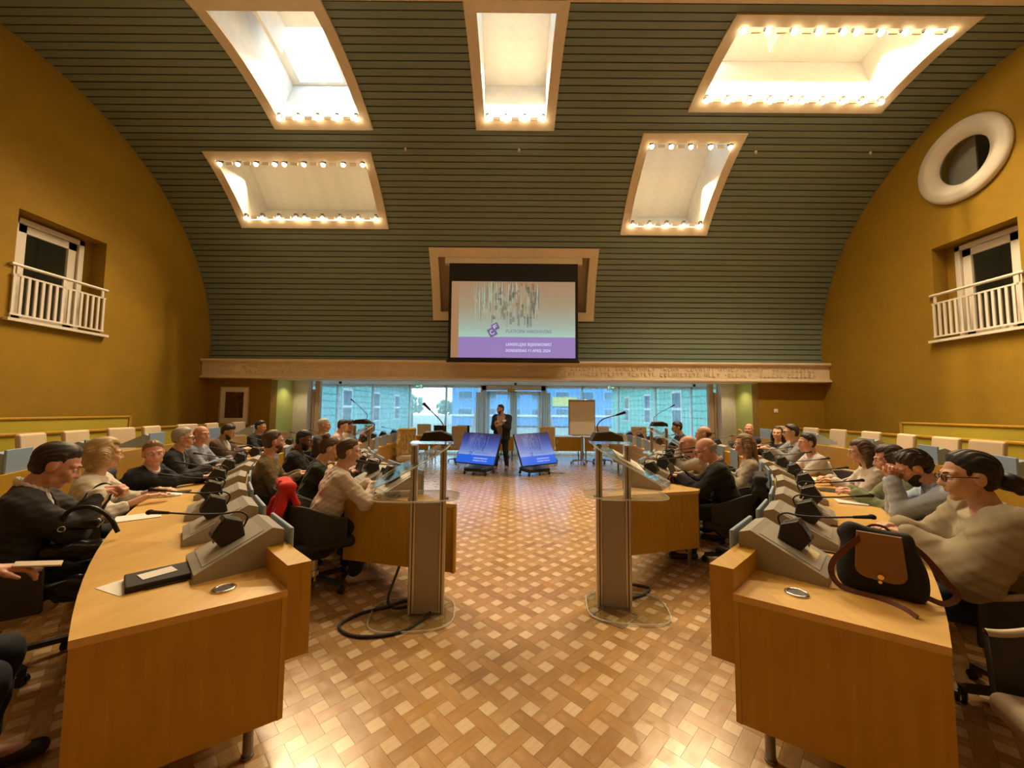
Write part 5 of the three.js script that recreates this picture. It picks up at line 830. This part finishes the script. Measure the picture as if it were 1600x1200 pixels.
  if (o.glasses) { const g = []; for (const s of [-1, 1]) { const c = P(s * 0.032, 0.004, 0.1), r = T(new THREE.TorusGeometry(0.023, 0.0026, 6, 20), 0, 0, 0); r.scale(1.05, 0.82, 1); r.applyQuaternion(hq); r.translate(c.x, c.y, c.z); g.push(r, bar(P(s * 0.055, 0.01, 0.097), P(s * 0.083, 0.008, -0.005), 0.0024, 6)); } g.push(bar(P(-0.01, 0.008, 0.104), P(0.01, 0.008, 0.104), 0.0022, 6)); part('glasses', g, M.black, root); }
  root.userData.handWorld = undefined; delete root.userData.handWorld;
  return { root, arms, tp };
}
const toward = (x, d, tx, td) => Math.atan2(tx - x, -(td - d));
const pxX = (px, d) => (px - 800) / 600 * d * 1.0;
// ---------- who sits where ----------
const LC = [CX, CDEP], RC = [-CX, CDEP];
const seatL = (x, d, o) => person({ x, d, yaw: toward(x, d, ...LC) + (o.yawAdd || 0), ...o });
const seatR = (x, d, o) => person({ x, d, yaw: toward(x, d, ...RC) + (o.yawAdd || 0), ...o });
const chL = (kind, x, d, label, add = 0, back = 0.04) => { const y = toward(x, d, ...LC) + add; return chair(kind, x - Math.sin(y) * back, d + Math.cos(y) * back, y, label, undefined); };
const chR = (kind, x, d, label, add = 0, back = 0.04) => { const y = toward(x, d, ...RC) + add; return chair(kind, x - Math.sin(y) * back, d + Math.cos(y) * back, y, label, undefined); };
const NAVY = lin(0.008, 0.010, 0.018), CHAR = lin(0.028, 0.026, 0.026), WHITE = lin(0.66, 0.62, 0.58), LBLUE = lin(0.34, 0.42, 0.58);
// left outer desk
const edgePerson = seatL(-2.46, 1.36, { label: 'person at the left edge, only dark trousers and a hand with a phone showing', skin: 'pink', top: { c: NAVY, sleeve: 1.8 }, hair: { c: 'brown' }, lean: -0.15, hands: [[-0.18, 0.78, 0.25], [0.13, 0.86, 0.38]], handDir: [null, [0.1, -0.2, 1]], trousers: lin(0.008, 0.01, 0.02) });
chL('beige', -2.46, 1.36, 'swivel chair at the left picture edge, nearest the camera');
seatL(-3.06, 2.42, { label: 'dark-haired person in charcoal suit looking down, hands raised over a black bag', skin: 'pink', head: 1.06, scale: 1.06, lean: 0.12, nod: 0.42, down: 1, yawAdd: 0.1, top: { c: WHITE }, collar: WHITE, jacket: { c: CHAR, open: 0.075 }, hair: { c: 'dark', vol: 0.014 }, hands: [[-0.02, 0.96, 0.33], [0.05, 0.97, 0.35]], handDir: [[0.5, 0.1, 0.8], [-0.4, 0.1, 0.9]], curl: [1.1, 1.1], elbowOut: 0.5 });
chL('beige', -3.06, 2.42, 'swivel chair of the suited person with the black bag');
seatL(-3.6, 3.28, { label: 'blonde person with bobbed hair in white top, hands flat on the left desk', fem: 1, skin: 'fair', lean: 0.16, turn: 0.45, top: { c: lin(0.7, 0.64, 0.54), sleeve: 1.35, t: 0.018, neck: 0.05 }, hair: { c: 'blonde', len: 0.10, vol: 0.03, thick: 0.014 }, hands: [[-0.14, 0.80, 0.42], [0.18, 0.80, 0.44]], curl: [0.2, 0.2], big: 1.08 });
chL('beige', -3.6, 3.28, 'swivel chair of the blonde person in white');
seatL(-3.92, 3.96, { label: 'fair-haired person in navy sweater with white collar leaning on the left desk', skin: 'pink', lean: 0.6, twist: -0.25, turn: -0.9, tilt: 0.1, nod: -0.1, top: { c: NAVY, name: 'sweater', t: 0.018 }, collar: WHITE, hair: { c: 'light', vol: 0.01 }, badge: [0.09, 0.24, 0.13], hands: [[0.05, 0.81, 0.60], [0.12, 0.81, 0.62]], curl: [0.8, 0.8], hipZ: -0.05 });
chL('beige', -3.92, 3.96, 'swivel chair of the person in the navy sweater');
seatL(-4.28, 4.82, { label: 'grey-haired person in dark jacket turned to a neighbour at the left desk', skin: 'fair', lean: 0.22, turn: 0.1, top: { c: lin(0.2, 0.22, 0.26) }, jacket: { c: lin(0.018, 0.018, 0.022), open: 0.03 }, hair: { c: 'grey', vol: 0.022 }, hands: [[-0.1, 0.81, 0.45], [0.14, 0.81, 0.46]], glasses: 1 });
chL('beige', -4.28, 4.82, 'swivel chair of the grey-haired person in the dark jacket');
seatL(-4.66, 5.62, { label: 'bald person in light blue shirt with hands on the left desk', skin: 'pink', lean: 0.2, turn: -0.5, top: { c: lin(0.26, 0.31, 0.40) }, fringe: 'light', badge: [0.09, 0.25], hands: [[-0.1, 0.81, 0.45], [0.1, 0.81, 0.46]] });
chL('beige', -4.66, 5.62, 'swivel chair of the bald person in light blue');
seatL(-4.92, 6.55, { label: 'bearded person in brown jacket and white shirt looking down at a phone', skin: 'olive', lean: 0.04, nod: 0.45, down: 1, top: { c: WHITE }, jacket: { c: lin(0.085, 0.058, 0.038), open: 0.08 }, hair: { c: 'black', vol: 0.014 }, beard: 'black', badge: [0.1, 0.3, 0.155], hands: [[-0.05, 0.86, 0.38], [0.06, 0.86, 0.38]], curl: [0.9, 0.9] });
chL('beige', -4.92, 6.55, 'swivel chair of the person in the brown jacket');
seatL(-5.28, 7.95, { label: 'dark-haired person in black short-sleeved shirt at the far left', skin: 'tan', lean: 0.1, nod: 0.15, top: { c: lin(0.01, 0.01, 0.012), sleeve: 0.7, t: 0.018 }, hair: { c: 'black' } });
chL('beige', -5.28, 7.95, 'swivel chair of the person in black at the far left');
// left inner desk
seatL(-1.72, 3.55, { label: 'brown-haired person in pale long-sleeved shirt seen from behind at the left inner desk', skin: 'fair', lean: 0.34, turn: -0.2, top: { c: lin(0.60, 0.51, 0.44), t: 0.016 }, hair: { c: 'brown', vol: 0.012 }, hands: [[-0.12, 0.85, 0.42], [0.0, 0.85, 0.40]], elbowOut: 1.2, trousers: lin(0.01, 0.012, 0.02), shoes: lin(0.4, 0.36, 0.3), feet: -0.12 });
chL('black', -1.72, 3.55, 'black swivel chair of the person in the pale shirt');
seatL(-2.2, 4.16, { label: 'person with brown hair tied in a bun wearing dark green, left inner desk', fem: 1, skin: 'fair', lean: 0.32, turn: -0.1, nod: 0.2, top: { c: lin(0.02, 0.024, 0.012), t: 0.02 }, hair: { c: 'brown', bun: [0, 0.115, -0.075], vol: 0.012 }, hands: [[-0.1, 0.86, 0.4], [0.1, 0.86, 0.4]] });
chL('black', -2.2, 4.16, 'black swivel chair of the person in dark green');
seatL(-2.84, 4.95, { label: 'smiling person with short black hair in dark zip jacket, left inner desk', skin: 'brown', lean: 0.2, turn: -0.35, nod: 0.25, top: { c: lin(0.02, 0.02, 0.022), t: 0.024, neck: 0.06, name: 'zip_jacket' }, hair: { c: 'black', vol: 0.005 }, beard: 'black', badge: [0.1, 0.26, 0.145], hands: [[-0.1, 0.85, 0.4], [0.1, 0.85, 0.4]] });
chL('black', -2.84, 4.95, 'black swivel chair of the person in the dark zip jacket');
seatL(-2.76, 4.33, { label: 'bearded person in mustard olive shirt seen from behind, left inner desk', skin: 'pink', lean: 0.1, turn: 0.35, top: { c: lin(0.17, 0.115, 0.045), t: 0.016 }, hair: { c: 'brown', vol: 0.012 }, beard: 'brown', yawAdd: -0.1, hands: [[-0.1, 0.82, 0.34], [0.12, 0.82, 0.34]] });
chL('black', -2.76, 4.33, 'black swivel chair of the person in the mustard shirt');
// far left inner desk
seatL(-3.62, 7.25, { label: 'grey-haired person in dark top at the far left inner desk', skin: 'tan', top: { c: lin(0.05, 0.045, 0.05) }, hair: { c: 'grey', vol: 0.006 }, lean: 0.1, scale: 1.08 });
chL('black', -3.62, 7.25, 'black swivel chair of the grey-haired person at the far inner desk');
seatL(-3.64, 7.95, { label: 'dark-haired person in pink-white shirt at the far left inner desk', skin: 'fair', top: { c: lin(0.6, 0.45, 0.42) }, hair: { c: 'dark' }, lean: 0.18, nod: 0.2, scale: 1.06 });
chL('black', -3.64, 7.95, 'black swivel chair of the person in the pink-white shirt');
seatL(-3.7, 8.62, { label: 'person with tied black hair in patterned tan blouse, far left inner desk', fem: 1, skin: 'tan', top: { c: lin(0.3, 0.18, 0.08), t: 0.02 }, hair: { c: 'black', bun: [0, 0.02, -0.115] }, lean: 0.15, scale: 1.05 });
chL('black', -3.7, 8.62, 'black swivel chair of the person in the tan blouse');
seatL(-3.66, 9.35, { label: 'person with dark hair in red top furthest along the left inner desk', fem: 1, skin: 'tan', top: { c: lin(0.22, 0.04, 0.03), t: 0.016 }, hair: { c: 'dark', len: 0.12 }, lean: 0.35, nod: 0.3 });
chL('black', -3.66, 9.35, 'black swivel chair of the person in the red top');
// right inner desk
seatR(2.33, 4.16, { label: 'bald person with glasses in black jacket typing at the right inner desk', skin: 'pink', lean: 0.26, nod: 0.35, down: 1, head: 1.08, top: { c: WHITE }, collar: WHITE, jacket: { c: lin(0.007, 0.007, 0.009), open: 0.05 }, glasses: 1, fringe: 'grey', hands: [[-0.06, 0.86, 0.46], [0.1, 0.85, 0.46]], curl: [0.8, 0.8], yawAdd: 0.1 });
chR('black', 2.33, 4.16, 'black swivel chair of the bald person in the black jacket');
seatR(2.66, 5.05, { label: 'bald person in light grey shirt covering the face with one hand', skin: 'pink', lean: 0.5, nod: 0.2, down: 1, head: 1.08, top: { c: lin(0.40, 0.36, 0.33), t: 0.016 }, hands: [[-0.05, 0.86, 0.42], [0.04, 1.04, 0.42]], handDir: [[0.9, -0.1, 0.3], [0, 1, -0.1]], palm: [null, [0, 0, -1]], curl: [0.6, 0.5] });
chR('black', 2.66, 5.05, 'black swivel chair of the person in the light grey shirt');
seatR(2.98, 4.78, { label: 'person with long light brown hair in white top, behind the bald person', fem: 1, skin: 'fair', lean: 0.12, top: { c: lin(0.5, 0.44, 0.36) }, hair: { c: 'light', len: 0.26, vol: 0.014 }, hands: [[-0.14, 0.83, 0.34], [0.14, 0.83, 0.34]] });
chR('black', 2.98, 4.78, 'black swivel chair of the person with long light brown hair');
seatR(3.02, 5.82, { label: 'balding person in dark top beyond the light grey shirt, right inner desk', skin: 'tan', lean: 0.15, top: { c: lin(0.05, 0.03, 0.03) }, fringe: 'brown', scale: 1.06 });
chR('black', 3.02, 5.82, 'black swivel chair of the balding person in the dark top');
seatR(3.72, 8.4, { label: 'dark-haired person with glasses in dark shirt at the far right inner desk', skin: 'olive', nod: 0.25, lean: 0.1, top: { c: lin(0.03, 0.025, 0.03) }, hair: { c: 'black', vol: 0.016 }, glasses: 1, scale: 1.06 });
chR('black', 3.72, 8.4, 'black swivel chair of the person at the far right inner desk');
// right outer desk
seatR(5.16, 8.35, { label: 'balding person in blue jacket with hand at chin, far right', skin: 'pink', lean: 0.05, turn: 0.6, yawAdd: 0.2, top: { c: LBLUE }, jacket: { c: lin(0.02, 0.035, 0.085), open: 0.03 }, fringe: 'light', hands: [[-0.1, 0.85, 0.3], [0.02, 1.08, 0.2]], handDir: [null, [-0.3, 1, 0.2]], curl: [0.6, 1.2] });
chR('beige', 5.16, 8.35, 'swivel chair of the person in the blue jacket');
seatR(5.02, 7.3, { label: 'laughing person with long dark hair in black top, right outer desk', fem: 1, skin: 'fair', lean: 0.0, turn: 0.9, nod: -0.05, laugh: 1, top: { c: lin(0.01, 0.009, 0.01), neck: 0.02 }, hair: { c: 'dark', len: 0.24, vol: 0.012 }, hands: [[-0.2, 0.86, 0.34], [0.12, 0.88, 0.36]] });
chR('beige', 5.02, 7.3, 'swivel chair of the laughing person in black');
seatR(4.74, 6.3, { label: 'person with glasses in grey suit, half hidden behind the white shirt', skin: 'fair', lean: 0.22, top: { c: LBLUE }, jacket: { c: lin(0.20, 0.20, 0.21), open: 0.06 }, hair: { c: 'dark', vol: 0.012 }, glasses: 1, hands: [[-0.1, 0.92, 0.46], [0.12, 0.9, 0.46]], handDir: [[0.2, 0.5, 0.9], [-0.2, 0.5, 0.9]], scale: 1.08 });
chR('beige', 4.74, 6.3, 'swivel chair of the person in the grey suit');
seatR(4.3, 5.25, { label: 'dark-haired person in white shirt leaning forward on the right outer desk', skin: 'pink', lean: 0.42, turn: 0.3, nod: -0.1, top: { c: lin(0.58, 0.54, 0.54), t: 0.018 }, hair: { c: 'dark', vol: 0.012 }, hands: [[-0.08, 0.82, 0.55], [0.12, 0.82, 0.55]] });
chR('beige', 4.3, 5.25, 'swivel chair of the person in the white shirt');
seatR(4.0, 4.2, { label: 'person with long brown hair in white blouse, right outer desk', fem: 1, skin: 'fair', lean: 0.22, nod: 0.15, top: { c: lin(0.62, 0.55, 0.5), t: 0.018 }, hair: { c: 'brown', len: 0.22, vol: 0.014, fwd: 0.03 }, hands: [[-0.1, 0.82, 0.42], [0.12, 0.82, 0.42]] });
chR('beige', 4.0, 4.2, 'swivel chair of the person in the white blouse');
seatR(3.7, 3.52, { label: 'person with wavy dark hair and green blouse, forearms on the right desk', fem: 1, skin: 'pink', lean: 0.3, nod: 0.1, top: { c: lin(0.20, 0.235, 0.13), t: 0.02 }, hair: { c: 'dark', len: 0.2, vol: 0.022, thick: 0.008, fwd: -0.02 }, hands: [[-0.08, 0.82, 0.46], [0.12, 0.82, 0.46]], big: 1.04, puff: 1.4 });
chR('beige', 3.7, 3.52, 'swivel chair of the person in the green blouse');
seatR(3.42, 2.98, { label: 'dark-haired person in pale blue shirt with hands clasped at the mouth', skin: 'pink', lean: 0.28, nod: 0.45, down: 1, top: { c: lin(0.36, 0.42, 0.55), t: 0.018 }, collar: lin(0.36, 0.42, 0.55), hair: { c: 'dark', vol: 0.022, strand: 0.004 }, beard: 'dark', hands: [[-0.02, 1.02, 0.36], [0.035, 1.03, 0.36]], handDir: [[0.25, 0.9, -0.2], [-0.25, 0.9, -0.2]], palm: [[1, 0, 0.2], [-1, 0, 0.2]], curl: [1.0, 1.0], elbowOut: 0.4, head: 1.03 });
chR('beige', 3.42, 2.98, 'swivel chair of the person in the pale blue shirt');
seatR(2.76, 2.16, { label: 'person with glasses and low dark bun in beige linen blouse, nearest right', fem: 1, skin: 'fair', lean: 0.2, turn: 0.1, nod: 0.05, head: 1.06, scale: 1.08, big: 1.22, puff: 2.4, wrinkle: 0.006, top: { c: lin(0.33, 0.28, 0.19), t: 0.024, neck: 0.03 }, hair: { c: 'black', vol: 0.014, bun: [0, -0.03, -0.135], bun2: [0.05, 0.045, 0.055], tail: [0, -0.075, -0.165], line: 0.014 }, glasses: 1, badge: [0.09, 0.22, 0.18], hands: [[-0.1, 0.82, 0.40], [0.1, 0.82, 0.40]], trousers: lin(0.02, 0.04, 0.08), yawAdd: 0.12 });
chR('beige', 2.76, 2.16, 'swivel chair of the person in the beige blouse');
chR('beige', 2.1, 1.36, 'empty swivel chair at the right picture edge, nearest the camera', 0.35);
// the speaker
person({ x: -0.26, d: 10.3, yaw: -0.35, stand: 1, scale: 1.03, skin: 'pink', label: 'standing bearded speaker in dark suit holding a microphone between the monitors', turn: -0.6, nod: 0.12, belly: 1.1, big: 1.06, top: { c: lin(0.42, 0.36, 0.32) }, collar: lin(0.42, 0.36, 0.32), jacket: { c: lin(0.018, 0.02, 0.027), open: 0.06, gap: 0.055, low: 0.0 }, hem: -0.12, hair: { c: 'dark', vol: 0.004 }, beard: 'brown', badge: [0.13, 0.34, 0.15], trousers: lin(0.016, 0.018, 0.026), shoes: lin(0.2, 0.11, 0.05), hands: [[-0.03, 1.25, 0.26], [0.05, 1.17, 0.26]], curl: [1.1, 1.0], stance: [[-0.15, 0.06], [0.13, -0.02]] });
{ const g = thing('handheld_microphone', 'black handheld microphone in the hands of the standing speaker', 'microphone', V(-0.38, 1.27, 10.05)); part('handle', bar(v3(0.01, -0.09, 0.0), v3(-0.02, 0.09, 0.02), 0.014, 10, 0.018), M.black, g); part('grille', sph(0.027, -0.025, 0.115, 0.022), M.darkMetal, g); }
// ---------- things on desks and chairs ----------
function drape(name, label, category, pos, yaw, w, hF, hB, col, o = {}) {     // a garment hung over a chair back; local +z = outer side
  const g = thing(name, label, category, pos, yaw), f = new Field(0.03), n = 7;
  for (let k = 0; k < n; k++) { const t = k / (n - 1) - 0.5, x = t * w * (o.narrow ?? 0.8), fl = 1 + 0.35 * Math.sin(k * 2.3 + 1), x2 = x * (o.flare ?? 1.15); f.cap(v3(x, 0, -0.0), v3(x2, -hF * (0.9 + 0.12 * Math.sin(k * 1.7)), 0.07 + 0.03 * fl), 0.03, 0.024); if (hB) f.cap(v3(x, 0, -0.02), v3(x2, -hB * (0.9 + 0.1 * Math.sin(k * 2.9)), -0.07), 0.028, 0.022); f.cap(v3(x, 0.0, -0.03), v3(x, 0.004, 0.03), 0.032); }
  f.mod((d, x, y, z) => d + 0.007 * Math.sin(70 * x + 9 * Math.sin(7 * y)) * clamp(-y * 6, 0, 1) + 0.004 * Math.sin(33 * y + 21 * x));
  part('cloth', f.mesh(0.011, 0.03), cloth(col, 0.8), g);
  const sl = new Field(0.02); for (const s of [-1, 1]) sl.cap(v3(s * w * 0.40, -0.14, 0.06), v3(s * w * 0.5, -hF * 0.55, 0.11), 0.022, 0.028).cap(v3(s * w * 0.5, -hF * 0.55, 0.11), v3(s * w * 0.52, -hF * 1.08, 0.12), 0.03, 0.025); sl.mod((d, x, y, z) => d + 0.005 * Math.sin(60 * y + 30 * x)); part('sleeve', sl.mesh(0.011, 0.02), cloth(col, 0.8), g);
  const c = new Field(0.012); c.cap(v3(-0.08, 0.012, 0.0), v3(0, 0.018, 0.035), 0.016, 0.018, Y3, 0.8).cap(v3(0, 0.018, 0.035), v3(0.08, 0.012, 0), 0.018, 0.016, Y3, 0.8); part('collar', c.mesh(0.009, 0.03), cloth(col, 0.8), g);
  return g;
}
{
  const outL = (x, d) => yawOf(v3(x - CX, 0, -(d - CDEP)).normalize()), outR = (x, d) => yawOf(v3(x + CX, 0, -(d - CDEP)).normalize());
  drape('red_jacket', 'bright red jacket hung over the black chair of the pale-shirted person', 'jacket', V(-1.98, 0.93, 3.42), outL(-1.98, 3.42), 0.40, 0.50, 0.18, lin(0.62, 0.02, 0.012));
  drape('dark_coat', 'long dark coat hung over the chair of the bald person in black', 'coat', V(2.56, 0.92, 4.0), outR(2.56, 4.0), 0.40, 0.80, 0.25, lin(0.022, 0.021, 0.017), { flare: 1.2 });
  drape('navy_coat', 'dark navy coat hung over the chair beside the navy sweater', 'coat', V(-4.1, 0.92, 3.9), outL(-4.1, 3.9), 0.36, 0.4, 0.2, lin(0.012, 0.012, 0.02));
  chair('cream', -2.52, 9.3, 0.3, 'chair draped with a yellow coat in front of the curtains');
  drape('yellow_coat', 'pale yellow coat hung on a chair near the middle of the hall', 'coat', V(-2.47, 1.10, 9.16), 0.3, 0.42, 0.55, 0.3, lin(0.5, 0.36, 0.12));
}
{ // backpack with leather flap on the right desk
  const g = thing('backpack', 'black fabric backpack with tan leather flap standing on the right desk', 'backpack', V(1.725, H1, 1.845), yawOf(v3(-0.67, 0, 0.74)));
  const f = new Field(0.05); for (const [y, w, dp] of [[0.035, 0.142, 0.05], [0.09, 0.14, 0.052], [0.15, 0.135, 0.05], [0.21, 0.125, 0.042]]) f.cap(v3(-w + 0.04, y, -0.01), v3(w - 0.04, y, -0.01), dp); f.cap(v3(-0.10, 0.27, -0.02), v3(0.09, 0.265, -0.02), 0.022).cap(v3(-0.10, 0.275, -0.02), v3(-0.125, 0.25, -0.02), 0.02);
  f.mod((d, x, y, z) => smax(d, 0.002 - y, 0.008)); f.mod((d, x, y, z) => d + 0.002 * Math.sin(40 * x + 12 * y) * Math.cos(31 * y)); part('body', f.mesh(0.0075), cloth(lin(0.010, 0.010, 0.014), 0.75), g);
  const sh = new THREE.Shape(); sh.moveTo(-0.075, 0.275); sh.lineTo(-0.085, 0.12); sh.quadraticCurveTo(-0.082, 0.085, -0.04, 0.082); sh.lineTo(0.04, 0.078); sh.quadraticCurveTo(0.082, 0.082, 0.085, 0.12); sh.lineTo(0.075, 0.275); const fg = new THREE.ExtrudeGeometry(sh, { depth: 0.006, bevelEnabled: true, bevelSize: 0.002, bevelThickness: 0.002, bevelSegments: 2 });
  { const p = fg.attributes.position; for (let i = 0; i < p.count; i++) { const y = p.getY(i); p.setZ(i, p.getZ(i) + 0.066 - Math.max(0, y - 0.19) * Math.max(0, y - 0.19) * 5.0 - 0.9 * p.getX(i) * p.getX(i)); } fg.computeVertexNormals(); boxUV(fg); }
  const tan = std(lin(0.26, 0.125, 0.045), 0.5), brown = std(lin(0.11, 0.028, 0.016), 0.5);
  const fl = part('flap', fg, tan, g, 'tan leather flap'); part('clasp', [cyl(0.011, 0.011, 0.008, 0.0, 0.098, 0.078, 14, Math.PI / 2), cyl(0.007, 0.007, 0.01, -0.003, 0.070, 0.06, 12, Math.PI / 2)], std(lin(0.8, 0.6, 0.25), 0.25, { metalness: 1 }), fl);
  const ribbon = (pts, w) => { const c = new THREE.CatmullRomCurve3(pts), n = 40, pos = [], ix = []; const s2 = new THREE.Shape([[-w / 2, -0.002], [w / 2, -0.002], [w / 2, 0.002], [-w / 2, 0.002]].map(([a, b]) => new THREE.Vector2(b, a))); return boxUV(new THREE.ExtrudeGeometry(s2, { steps: n, extrudePath: c, bevelEnabled: false })); };
  part('strap', ribbon([v3(-0.06, 0.25, 0.035), v3(-0.11, 0.20, 0.06), v3(-0.165, 0.12, 0.06), v3(-0.175, 0.06, 0.05), v3(-0.15, 0.02, 0.07), v3(-0.09, 0.008, 0.09), v3(0.0, 0.008, 0.10), v3(0.06, 0.006, 0.14), v3(0.10, 0.006, 0.21)], 0.024), brown, g, 'reddish brown shoulder strap'); part('strap', ribbon([v3(0.07, 0.255, -0.05), v3(0.14, 0.20, -0.07), v3(0.21, 0.10, -0.06), v3(0.24, 0.05, -0.04), v3(0.2, 0.012, -0.02), v3(0.14, 0.03, 0.0)], 0.024), brown, g, 'reddish brown shoulder strap'); part('carry_loop', tube([v3(-0.05, 0.275, -0.03), v3(-0.02, 0.30, -0.035), v3(0.02, 0.30, -0.035), v3(0.05, 0.275, -0.03)], 0.006, 6, 20), brown, g);
}
{ // shiny black handbag by the suited person
  const g = thing('handbag', 'shiny black leather handbag between the suited person and the left desk', 'handbag', V(-2.72, 0.42, 2.46), yawOf(v3(0.5, 0, 0.85))), f = new Field(0.03);
  f.cap(v3(-0.12, 0.06, 0), v3(0.12, 0.06, 0), 0.075).cap(v3(-0.10, 0.28, 0), v3(0.10, 0.28, 0), 0.06).cap(v3(-0.11, 0.42, 0), v3(0.09, 0.44, 0), 0.03); f.mod((d, x, y, z) => d + 0.009 * Math.sin(38 * x + 8 * Math.sin(14 * y)) * Math.cos(17 * y)); const lm = std(lin(0.012, 0.011, 0.011), 0.25);
  part('body', f.mesh(0.009), lm, g); part('handle', tube([v3(-0.06, 0.43, 0.02), v3(-0.03, 0.53, 0.03), v3(0.06, 0.55, 0.04), v3(0.16, 0.48, 0.06), v3(0.21, 0.38, 0.07)], 0.013, 8, 40), lm, g); part('buckle', T(new THREE.TorusGeometry(0.016, 0.004, 8, 16), -0.05, 0.43, 0.045), M.chrome, g);
}
const flat = (name, label, cat, x, d, y, w, h, l, yaw, mat) => { const m = one(name, rbox(w, h, l, Math.min(0.006, h / 2.1)), mat, label, cat); m.position.set(x, y + h / 2 + 0.0005, -d); m.rotation.y = yaw; return m; };
const t45 = 0.8;
flat('document_folder', 'black document folder beside the nearest console of the left desk', 'folder', -1.69, 1.95, H1, 0.30, 0.03, 0.20, t45, M.blackSoft);
flat('white_sheet', 'white sheet of paper under the black folder on the left desk', 'paper', -1.80, 1.86, H1, 0.14, 0.002, 0.2, t45 + 0.4, M.paper);
flat('white_card', 'white card lying on top of the black folder', 'card', -1.72, 1.93, H1 + 0.031, 0.13, 0.002, 0.09, t45 + 0.2, M.paper);
flat('ballpoint_pen', 'dark ballpoint pen in front of the black folder', 'pen', -1.62, 1.87, H1, 0.15, 0.009, 0.009, t45, M.black);
flat('notebook', 'cream notebook in front of the blonde person', 'notebook', -3.27, 3.70, H1, 0.24, 0.012, 0.17, 0.6, M.paper);
flat('mobile_phone', 'black phone lying beyond the cream notebook', 'phone', -3.26, 3.86, H1, 0.15, 0.012, 0.075, 0.5, M.black);
flat('ballpoint_pen', 'dark pen lying on the cream notebook', 'pen', -3.3, 3.68, H1 + 0.0125, 0.14, 0.008, 0.008, 0.5, M.black);
flat('magazine', 'white magazine at the desk edge beside the black handbag', 'magazine', -2.83, 2.98, H1, 0.26, 0.006, 0.2, 0.7, M.paper);
flat('ballpoint_pen', 'pen lying beside the second console on the right desk', 'pen', 1.93, 2.33, H1, 0.14, 0.009, 0.009, -0.6, M.black);
flat('ballpoint_pen', 'pen lying beside the third console on the right desk', 'pen', 2.42, 2.86, H1, 0.14, 0.009, 0.009, -0.6, M.black);
flat('notepad', 'white notepad before the person in the green blouse', 'notepad', 3.15, 3.62, H1, 0.22, 0.012, 0.16, -0.5, M.paper);
flat('tablet', 'black tablet lying before the person in the white blouse', 'tablet', 3.42, 4.15, H1, 0.24, 0.01, 0.17, -0.5, M.black);
flat('paper_stack', 'white papers before the person in the white shirt', 'papers', 3.72, 4.85, H1, 0.28, 0.01, 0.21, -0.3, M.paper);
flat('laptop_sleeve', 'flat black laptop sleeve at the near edge of the left inner desk', 'sleeve', -1.06, 3.60, H2, 0.32, 0.022, 0.20, 0.26, M.blackSoft);
flat('paper_stack', 'white papers on the far left inner desk beside the rear lectern', 'papers', -3.12, 7.55, H2, 0.42, 0.01, 0.3, 0.2, M.paper);
flat('paper_stack', 'white papers on the far right inner desk beside the rear lectern', 'papers', 3.12, 7.55, H2, 0.45, 0.01, 0.3, -0.2, M.paper);
flat('paper_stack', 'white papers beyond the tablet on the right inner desk', 'papers', 2.3, 5.3, H2, 0.30, 0.008, 0.22, -0.5, M.paper);
flat('mobile_phone', 'black phone beside the tablet on the right inner desk', 'phone', 2.08, 4.72, H2, 0.15, 0.011, 0.075, 0.3, M.black);
function tabletPC(x, d, yaw, label) { const g = thing('tablet_computer', label, 'tablet', V(x, H2 + 0.001, d), yaw); part('keyboard', rbox(0.29, 0.008, 0.2, 0.003, 0, 0.004, 0.1), M.blackSoft, g); part('screen_housing', T(rbox(0.29, 0.2, 0.009, 0.004, 0, 0.1, 0), 0, 0.008, 0, -0.35), M.black, g); part('display', T(new THREE.PlaneGeometry(0.27, 0.18), 0, 0.108, 0.006, 0), std(lin(0.02, 0.022, 0.03), 0.1), g).rotation.x = -0.35; part('kickstand', T(box(0.27, 0.13, 0.003, 0, 0.065, 0), 0, 0, -0.11, 0.55), M.alu, g); return g; }
const inL = (x, d) => yawOf(v3(x - CX, 0, -(d - CDEP)).normalize()), inR = (x, d) => yawOf(v3(x + CX, 0, -(d - CDEP)).normalize());
tabletPC(-1.30, 3.86, inL(-1.3, 3.86), 'black tablet with keyboard before the person in the pale shirt'); tabletPC(-1.78, 4.42, inL(-1.78, 4.42), 'black tablet with keyboard before the person in dark green'); tabletPC(1.86, 4.38, inR(1.86, 4.38), 'black tablet on its stand before the bald person in black');
{ const p = one('mobile_phone', rbox(0.075, 0.15, 0.009, 0.004), M.rim, 'pale phone in the hand at the left picture edge', 'phone'); edgePerson.root.updateMatrixWorld(true); const w = edgePerson.root.localToWorld(edgePerson.arms[1].w.clone().add(v3(0.0, -0.012, 0.13))); p.position.copy(w); p.rotation.set(-1.35, edgePerson.root.rotation.y, 0, 'YXZ'); }
{ const p = one('mobile_phone', rbox(0.075, 0.15, 0.009, 0.004), M.black, 'phone held by the person in the navy sweater', 'phone'); const y = toward(-3.92, 3.96, ...LC); p.position.set(-3.92 + Math.sin(y) * 0.70, 0.84, -3.96 + Math.cos(y) * 0.70); p.rotation.set(-1.2, y, 0); }
{ const g = thing('drinking_glass', 'clear drinking glass on the right inner desk beyond the tablet', 'glass', V(2.02, H2, 5.15)); const pr = [[0.0, 0.0], [0.028, 0], [0.033, 0.10], [0.031, 0.10], [0.026, 0.006], [0, 0.006]].map(([a, b]) => new THREE.Vector2(a, b)); part('tumbler', new THREE.LatheGeometry(pr, 20), M.glass, g); part('water', cyl(0.029, 0.027, 0.05, 0, 0.035, 0, 18), phys(lin(0.9, 0.95, 0.95), 0.02, { transmission: 1, ior: 1.33, thickness: 0.05 }), g); }
renderer.render(scene, camera);
